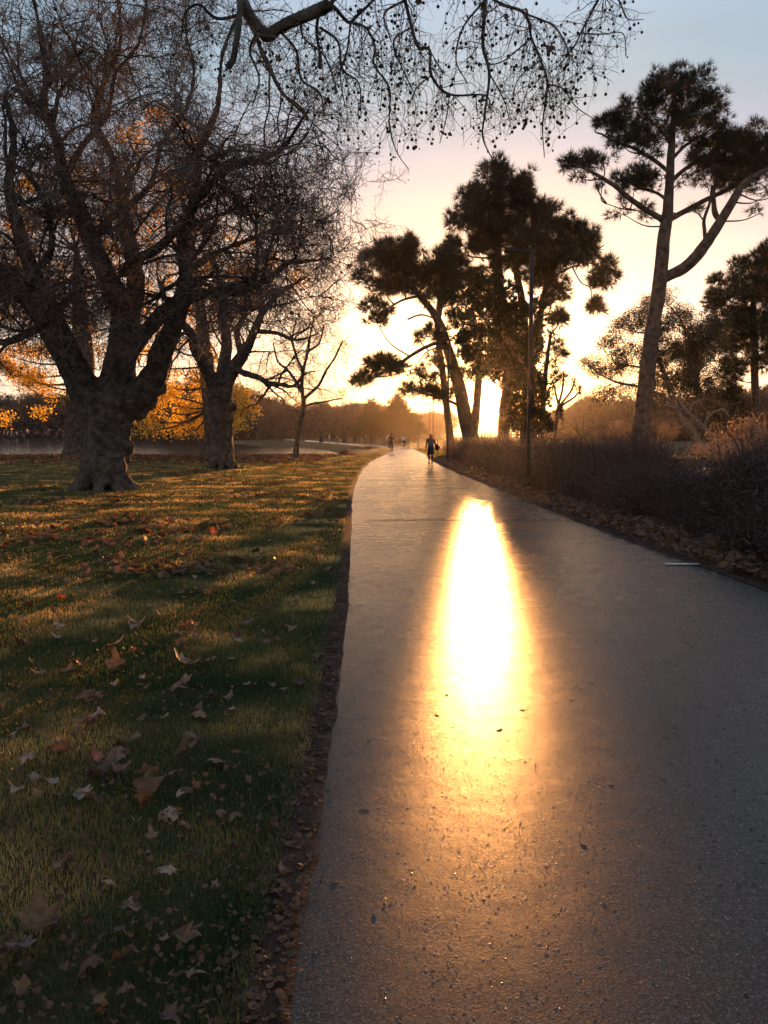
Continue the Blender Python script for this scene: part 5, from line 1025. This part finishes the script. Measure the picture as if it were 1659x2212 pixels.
# ------------------------------------------------------------------ 10  people
def skin_fig(name, joints, edges, radii, mat, parent=None, sub=2, root_i=0, loc=(0, 0, 0)):
    me = bpy.data.meshes.new(name); me.from_pydata([tuple(j) for j in joints], edges, []); o = bpy.data.objects.new(name, me); C.collection.objects.link(o)
    sm_ = o.modifiers.new('skin', 'SKIN'); sm_.use_smooth_shade = True
    if not me.skin_vertices: bpy.context.view_layer.objects.active = o
    for i, r in enumerate(radii):
        r = (r, r) if np.isscalar(r) else r; me.skin_vertices[0].data[i].radius = r
    me.skin_vertices[0].data[root_i].use_root = True
    if sub: s2 = o.modifiers.new('sub', 'SUBSURF'); s2.levels = sub; s2.render_levels = sub
    me.materials.append(mat)
    if parent is not None: o.parent = parent
    else: o.location = loc
    return o
def body(root_loc, rz, pose, label, group, mats, sc=1.0, hairlen=0.0, name='person', parts=True):
    """pose: dict of joints in metres for a 1.70 m figure facing +y"""
    J = dict(pel=(0, 0, .93), spine=(0, 0, 1.12), chest=(0, .0, 1.32), neck=(0, .01, 1.47), head0=(0, .02, 1.54), head1=(0, .03, 1.62), head2=(0, .02, 1.69),
             lh=(-.10, 0, .90), lk=(-.11, .02, .50), la=(-.11, -.02, .09), lt=(-.11, .14, .03), rh=(.10, 0, .90), rk=(.11, .02, .50), ra=(.11, -.02, .09), rt=(.11, .14, .03),
             ls=(-.18, 0, 1.42), le=(-.24, -.03, 1.14), lw=(-.25, .05, .90), lhn=(-.25, .08, .81), rs=(.18, 0, 1.42), re=(.24, -.03, 1.14), rw=(.25, .05, .90), rhn=(.25, .08, .81))
    J.update(pose); k = list(J); ix = {a: i for i, a in enumerate(k)}
    E = [('pel', 'spine'), ('spine', 'chest'), ('chest', 'neck'), ('neck', 'head0'), ('head0', 'head1'), ('head1', 'head2'), ('pel', 'lh'), ('lh', 'lk'), ('lk', 'la'), ('la', 'lt'), ('pel', 'rh'), ('rh', 'rk'), ('rk', 'ra'), ('ra', 'rt'), ('chest', 'ls'), ('ls', 'le'), ('le', 'lw'), ('lw', 'lhn'), ('chest', 'rs'), ('rs', 're'), ('re', 'rw'), ('rw', 'rhn')]
    Rr = dict(pel=(.13, .10), spine=(.12, .09), chest=(.15, .10), neck=.052, head0=.065, head1=.085, head2=.055, lh=.085, lk=.055, la=.036, lt=.035, rh=.085, rk=.055, ra=.036, rt=.035, ls=.055, le=.042, lw=.028, lhn=.03, rs=.055, re=.042, rw=.028, rhn=.03)
    root = empty(name, root_loc, label, 'person', group, rz); root.scale = (sc, sc, sc)
    skin_fig('body', [J[a] for a in k], [(ix[a], ix[b_]) for a, b_ in E], [Rr[a] for a in k], mats['body'], root, 2, ix['pel'])
    def sub_fig(nm, keys, edges, rad, mat):
        kk = {a: i for i, a in enumerate(keys)}; return skin_fig(nm, [J[a] for a in keys], [(kk[a], kk[b_]) for a, b_ in edges], rad, mat, root, 2, 0)
    if 'top' in mats: sub_fig('jacket', ['pel', 'spine', 'chest', 'neck', 'ls', 'le', 'lw', 'rs', 're', 'rw'], [('pel', 'spine'), ('spine', 'chest'), ('chest', 'neck'), ('chest', 'ls'), ('ls', 'le'), ('le', 'lw'), ('chest', 'rs'), ('rs', 're'), ('re', 'rw')], [(.17, .14), (.155, .125), (.18, .135), .065, .075, .062, .045, .075, .062, .045], mats['top'])
    if 'legs' in mats: sub_fig('trousers', ['pel', 'lh', 'lk', 'la', 'rh', 'rk', 'ra'], [('pel', 'lh'), ('lh', 'lk'), ('lk', 'la'), ('pel', 'rh'), ('rh', 'rk'), ('rk', 'ra')], [(.15, .12), .10, .068, .048, .10, .068, .048], mats['legs'])
    if 'skirt' in mats:
        m = Mesh(); m.tube(smooth_line([(0, 0, 1.05), (0, 0, .9), (0, 0, .72), (0, 0, .58)], 8), [.14, .17, .18, .19, .195, .20, .205, .20], 16); m.build('skirt', mats['skirt'], root, True)
    for s_ in ('l', 'r'):
        a = np.array(J[s_ + 'a']); tpt = np.array(J[s_ + 't']); m = Mesh(); m.tube(smooth_line([a + (0, -.05, -.03), (a + tpt) / 2 + (0, 0, -.01), tpt + (0, .06, 0)], 7), [.035, .05, .052, .05, .046, .04, .02], 8, True); m.build('shoe', mats.get('shoe', M['black']), root, True)
    h1 = np.array(J['head1']); m = Mesh(); m.ball(h1 + (0, -.025, .025), (.105, .115, .125), 12, 9)
    if hairlen: m.ball(h1 + (0, -.07, -.05 - hairlen / 2), (.085, .05, .06 + hairlen / 2), 10, 7)
    m.build('hair', mats['hair'], root, True)
    if parts:
        m = Mesh(); m.ball(h1 + (0, .10, -.01), (.015, .02, .02), 6, 4); m.build('nose', M['skin'], root, True)
        for s_ in (-1, 1):
            m = Mesh(); m.ball(h1 + (.035 * s_, .085, .015), .011, 6, 4); m.build('eye', M['black'], root, True); m = Mesh(); m.ball(h1 + (.105 * s_, 0, -.01), (.012, .02, .03), 6, 4); m.build('ear', M['skin'], root, True)
        for s_ in ('l', 'r'):
            hn = np.array(J[s_ + 'hn']); w = np.array(J[s_ + 'w']); d = norm(hn - w); sx = -1 if s_ == 'l' else 1; m = Mesh()
            for f in range(4):
                o_ = np.array([0, (f - 1.5) * .019, 0]); m.tube([hn + o_, hn + o_ + d * .035, hn + o_ + d * .055 + np.array([-sx * .012, 0, 0]), hn + o_ + d * (.066 + .008 * (f in (1, 2))) + np.array([-sx * .026, 0, 0])], [.0095, .009, .008, .005], 6, True)
            m.tube([hn - d * .02 + (0, .03, 0), hn + d * .01 + (0, .048, 0), hn + d * .03 + (0, .052, 0)], [.011, .010, .006], 6, True); m.build('hand', M['skin'], root, True)
    return root
D = 43.5; wx = (930 - VW / 2) / F * D
WP = np.array([wx, D, .025])
body(WP, R(-2), dict(la=(-.09, -.10, .12), lk=(-.10, .02, .50), lt=(-.09, .02, .03), ra=(.08, .05, .09), rk=(.09, .10, .50), rt=(.08, .20, .03), le=(-.25, -.08, 1.15), lw=(-.27, -.02, .92), lhn=(-.27, .02, .83), re=(.27, -.05, 1.18), rw=(.31, .06, 1.0), rhn=(.31, .1, .93)),
     'woman in dark short coat and leggings walking away along the right side of the path', 'people on the path', dict(body=M['navy'], top=M['navy'], skirt=M['navy'], hair=M['hair'], shoe=M['black']), .965, .04)
m = Mesh(); V = []; m.ball((0, -.19, 1.22), (.15, .095, .22), 14, 10); m.ball((0, -.27, 1.12), (.11, .05, .11), 10, 8)
o = m.build('backpack', M['greycloth'], None, True); o.location = tuple(WP); o.scale = (.965,) * 3; tag(o, 'grey backpack worn on the back of the walking woman', 'backpack')
for s_ in (-1, 1):
    m = Mesh(); m.tube(smooth_line([(.09 * s_, -.16, 1.38), (.11 * s_, -.02, 1.50), (.11 * s_, .13, 1.38), (.12 * s_, .10, 1.15)], 12), .018, 6); m.build('strap', M['greycloth'], o, True)
m = Mesh(); m.ball((0, 0, 0), (.19, .10, .17), 14, 10); m.ball((.09, -.02, -.10), (.10, .08, .10), 10, 8); m.ball((-.1, 0, .10), (.08, .07, .08), 10, 8)
o = m.build('shoulder_bag', M['black'], None, True); o.location = tuple(WP + np.array([.36, 0, .96])); o.scale = (.75, .8, .9); o.rotation_euler = (0, R(35), 0); tag(o, 'dark bulky bag hanging at the right side of the walking woman', 'bag')
m = Mesh(); m.tube(smooth_line([(-.1, 0, .14), (-.26, .0, .34), (-.42, .0, .20)], 10), .014, 6); m.build('strap', M['black'], o, True)
# cyclist
D = 72; cx_ = (845 - VW / 2) / F * D; CB = np.array([cx_, D, .025])
bike = empty('bicycle', CB, 'dark bicycle ridden away by the person in the dark jacket', 'bicycle')
for yy_ in (-.52, .52):
    a = np.linspace(0, 2 * math.pi, 33); ring = np.stack([0 * a, yy_ + .31 * np.cos(a), .34 + .31 * np.sin(a)], -1); m = Mesh(); m.tube(ring, .018, 6); w = m.build('wheel', M['steel'], bike, True)
    ring = np.stack([0 * a, yy_ + .335 * np.cos(a), .34 + .335 * np.sin(a)], -1); m = Mesh(); m.tube(ring, .021, 8); m.build('tyre', M['rubber'], w, True)
    m = Mesh(); m.ball((0, yy_, .34), .03, 8, 6)
    for q in np.linspace(0, math.pi * 2, 15)[:-1]: m.tube([(0, yy_, .34), (0, yy_ + .31 * math.cos(q), .34 + .31 * math.sin(q))], .003, 3)
    m.build('spokes', M['steel'], w, True)
m = Mesh()
for a, b_ in (((0, -.08, .30), (0, -.18, .85)), ((0, -.08, .30), (0, .36, .80)), ((0, -.16, .78), (0, .34, .88)), ((.03, -.52, .34), (0, -.15, .76)), ((-.03, -.52, .34), (0, -.15, .76)), ((.03, -.52, .34), (0, -.08, .30)), ((-.03, -.52, .34), (0, -.08, .30)), ((0, .34, .96), (0, .40, .72)), ((.05, .40, .70), (.05, .52, .34)), ((-.05, .40, .70), (-.05, .52, .34))): m.tube([a, b_], .017, 8, True)
m.build('frame', M['steel'], bike, True)
m = Mesh(); m.tube(smooth_line([(-.28, .2, 1.0), (-.2, .3, 1.03), (0, .36, 1.0), (.2, .3, 1.03), (.28, .2, 1.0)], 14), .014, 6, True); m.build('handlebar', M['steel'], bike, True)
m = Mesh(); m.tube(smooth_line([(0, -.32, .95), (0, -.22, .95), (0, -.02, .94)], 8), [.06, .09, .085, .07, .05, .035, .03, .02], 10, True); m.build('saddle', M['black'], bike, True)
m = Mesh(); m.tube([(-.10, -.08, .30), (.10, -.08, .30)], .016, 6, True); m.tube([(.10, -.08, .30), (.10, -.08, .13)], .012, 6); m.tube([(-.10, -.08, .30), (-.10, -.08, .47)], .012, 6); m.box((.15, -.08, .13), (.1, .08, .02)); m.box((-.15, -.08, .47), (.1, .08, .02)); m.build('crank', M['steel'], bike, True)
body(CB, 0, dict(pel=(0, -.2, 1.04), spine=(0, -.14, 1.22), chest=(0, -.02, 1.42), neck=(0, .05, 1.54), head0=(0, .08, 1.60), head1=(0, .10, 1.68), head2=(0, .09, 1.75), lh=(-.1, -.16, 1.0), lk=(-.13, .2, .80), la=(-.14, -.06, .55), lt=(-.14, .08, .50), rh=(.1, -.16, 1.0), rk=(.12, .1, .62), ra=(.14, -.1, .22), rt=(.14, .05, .16),
     ls=(-.19, 0, 1.48), le=(-.34, .1, 1.26), lw=(-.27, .2, 1.06), lhn=(-.26, .25, 1.04), rs=(.19, 0, 1.48), re=(.34, .1, 1.26), rw=(.27, .2, 1.06), rhn=(.26, .25, 1.04)),
     'cyclist in a dark bulky jacket riding away beyond the bend', 'people on the path', dict(body=M['black'], top=M['black'], legs=M['black'], hair=M['black']), .95)
walk = dict(la=(-.10, -.12, .13), lk=(-.10, .02, .50), lt=(-.10, 0, .03), ra=(.10, .1, .09), rk=(.10, .08, .50), rt=(.10, .25, .03))
for px, D, lab, mt, rz in [(871.6, 100, 'far pedestrian in a pale top walking, left of a pair beyond the cyclist', dict(body=M['bluecloth'], top=M['whitecloth'], legs=M['black'], hair=M['hair']), 3.1), (881.5, 103, 'far pedestrian in grey clothes, right of a pair beyond the cyclist', dict(body=M['greycloth'], top=M['greycloth'], legs=M['greycloth'], hair=M['hair']), 3.0),
                           (790, 148, 'far pedestrian in dark clothes with white hair under the bare trees', dict(body=M['bluecloth'], top=M['bluecloth'], legs=M['black'], hair=M['hairgrey']), 1.2), (712, 162, 'tiny pedestrian in a white top on the far path by the lake', dict(body=M['whitecloth'], top=M['whitecloth'], legs=M['bluecloth'], hair=M['hairgrey']), 1.6),
                           (729.5, 152, 'tiny pedestrian in pale orange clothes on the lake side of the far path', dict(body=M['skin'], top=M['skin'], legs=M['greycloth'], hair=M['hair']), 1.4), (839, 96, 'pedestrian in light grey partly hidden left of the cyclist', dict(body=M['greycloth'], top=M['whitecloth'], legs=M['greycloth'], hair=M['hairgrey']), 0)]:
    body(((px - VW / 2) / F * D, D, .0), rz, walk, lab, 'people on the path', mt, 1.0, parts=False)
# ducks resting on the bank
for i, x_ in enumerate((758, 763, 768, 774, 780, 786, 792)):
    D = 97 + i * .3; X = (x_ - VW / 2) / F * D; m = Mesh(); m.ball((0, 0, .16), (.11, .20, .10), 10, 7); m.tube(smooth_line([(0, .12, .18), (0, .2, .26), (0, .2, .34)], 6), [.06, .045, .04, .035, .035, .04], 8); m.ball((0, .22, .36), (.045, .06, .045), 8, 6); m.tube([(0, .27, .355), (0, .34, .345)], [.018, .008], 6, True); m.tube([(0, -.15, .18), (0, -.27, .22)], [.05, .015], 6, True)
    for s_ in (-1, 1): m.tube([(.04 * s_, 0, .1), (.045 * s_, .02, .0)], .01, 5)
    o = m.build('duck', M['deadwood'], None, True); o.location = (X, D, float(ground_z(X, D))); o.rotation_euler = (0, 0, i * 1.1); tag(o, '%s duck from the left in the row of small brown ducks on the bank' % ('first', 'second', 'third', 'fourth', 'fifth', 'sixth', 'last')[i], 'duck', 'ducks in a row on the bank')
# ------------------------------------------------------------------ 11  evening haze
hm = Mesh(); hm.box((0, 190, 23), (760, 560, 52)); vol = bpy.data.materials.new('evening_haze'); vol.use_nodes = True; t = vol.node_tree; t.nodes.clear()
pv = N(t, 'ShaderNodeVolumePrincipled'); pv.inputs['Color'].default_value = (.95, .93, .92, 1); pv.inputs['Density'].default_value = .00008; pv.inputs['Anisotropy'].default_value = .84
mo = N(t, 'ShaderNodeOutputMaterial'); t.links.new(pv.outputs[0], mo.inputs['Volume'])
tag(hm.build('haze', vol), 'thin evening haze lit by the low sun', 'haze', kind='stuff')
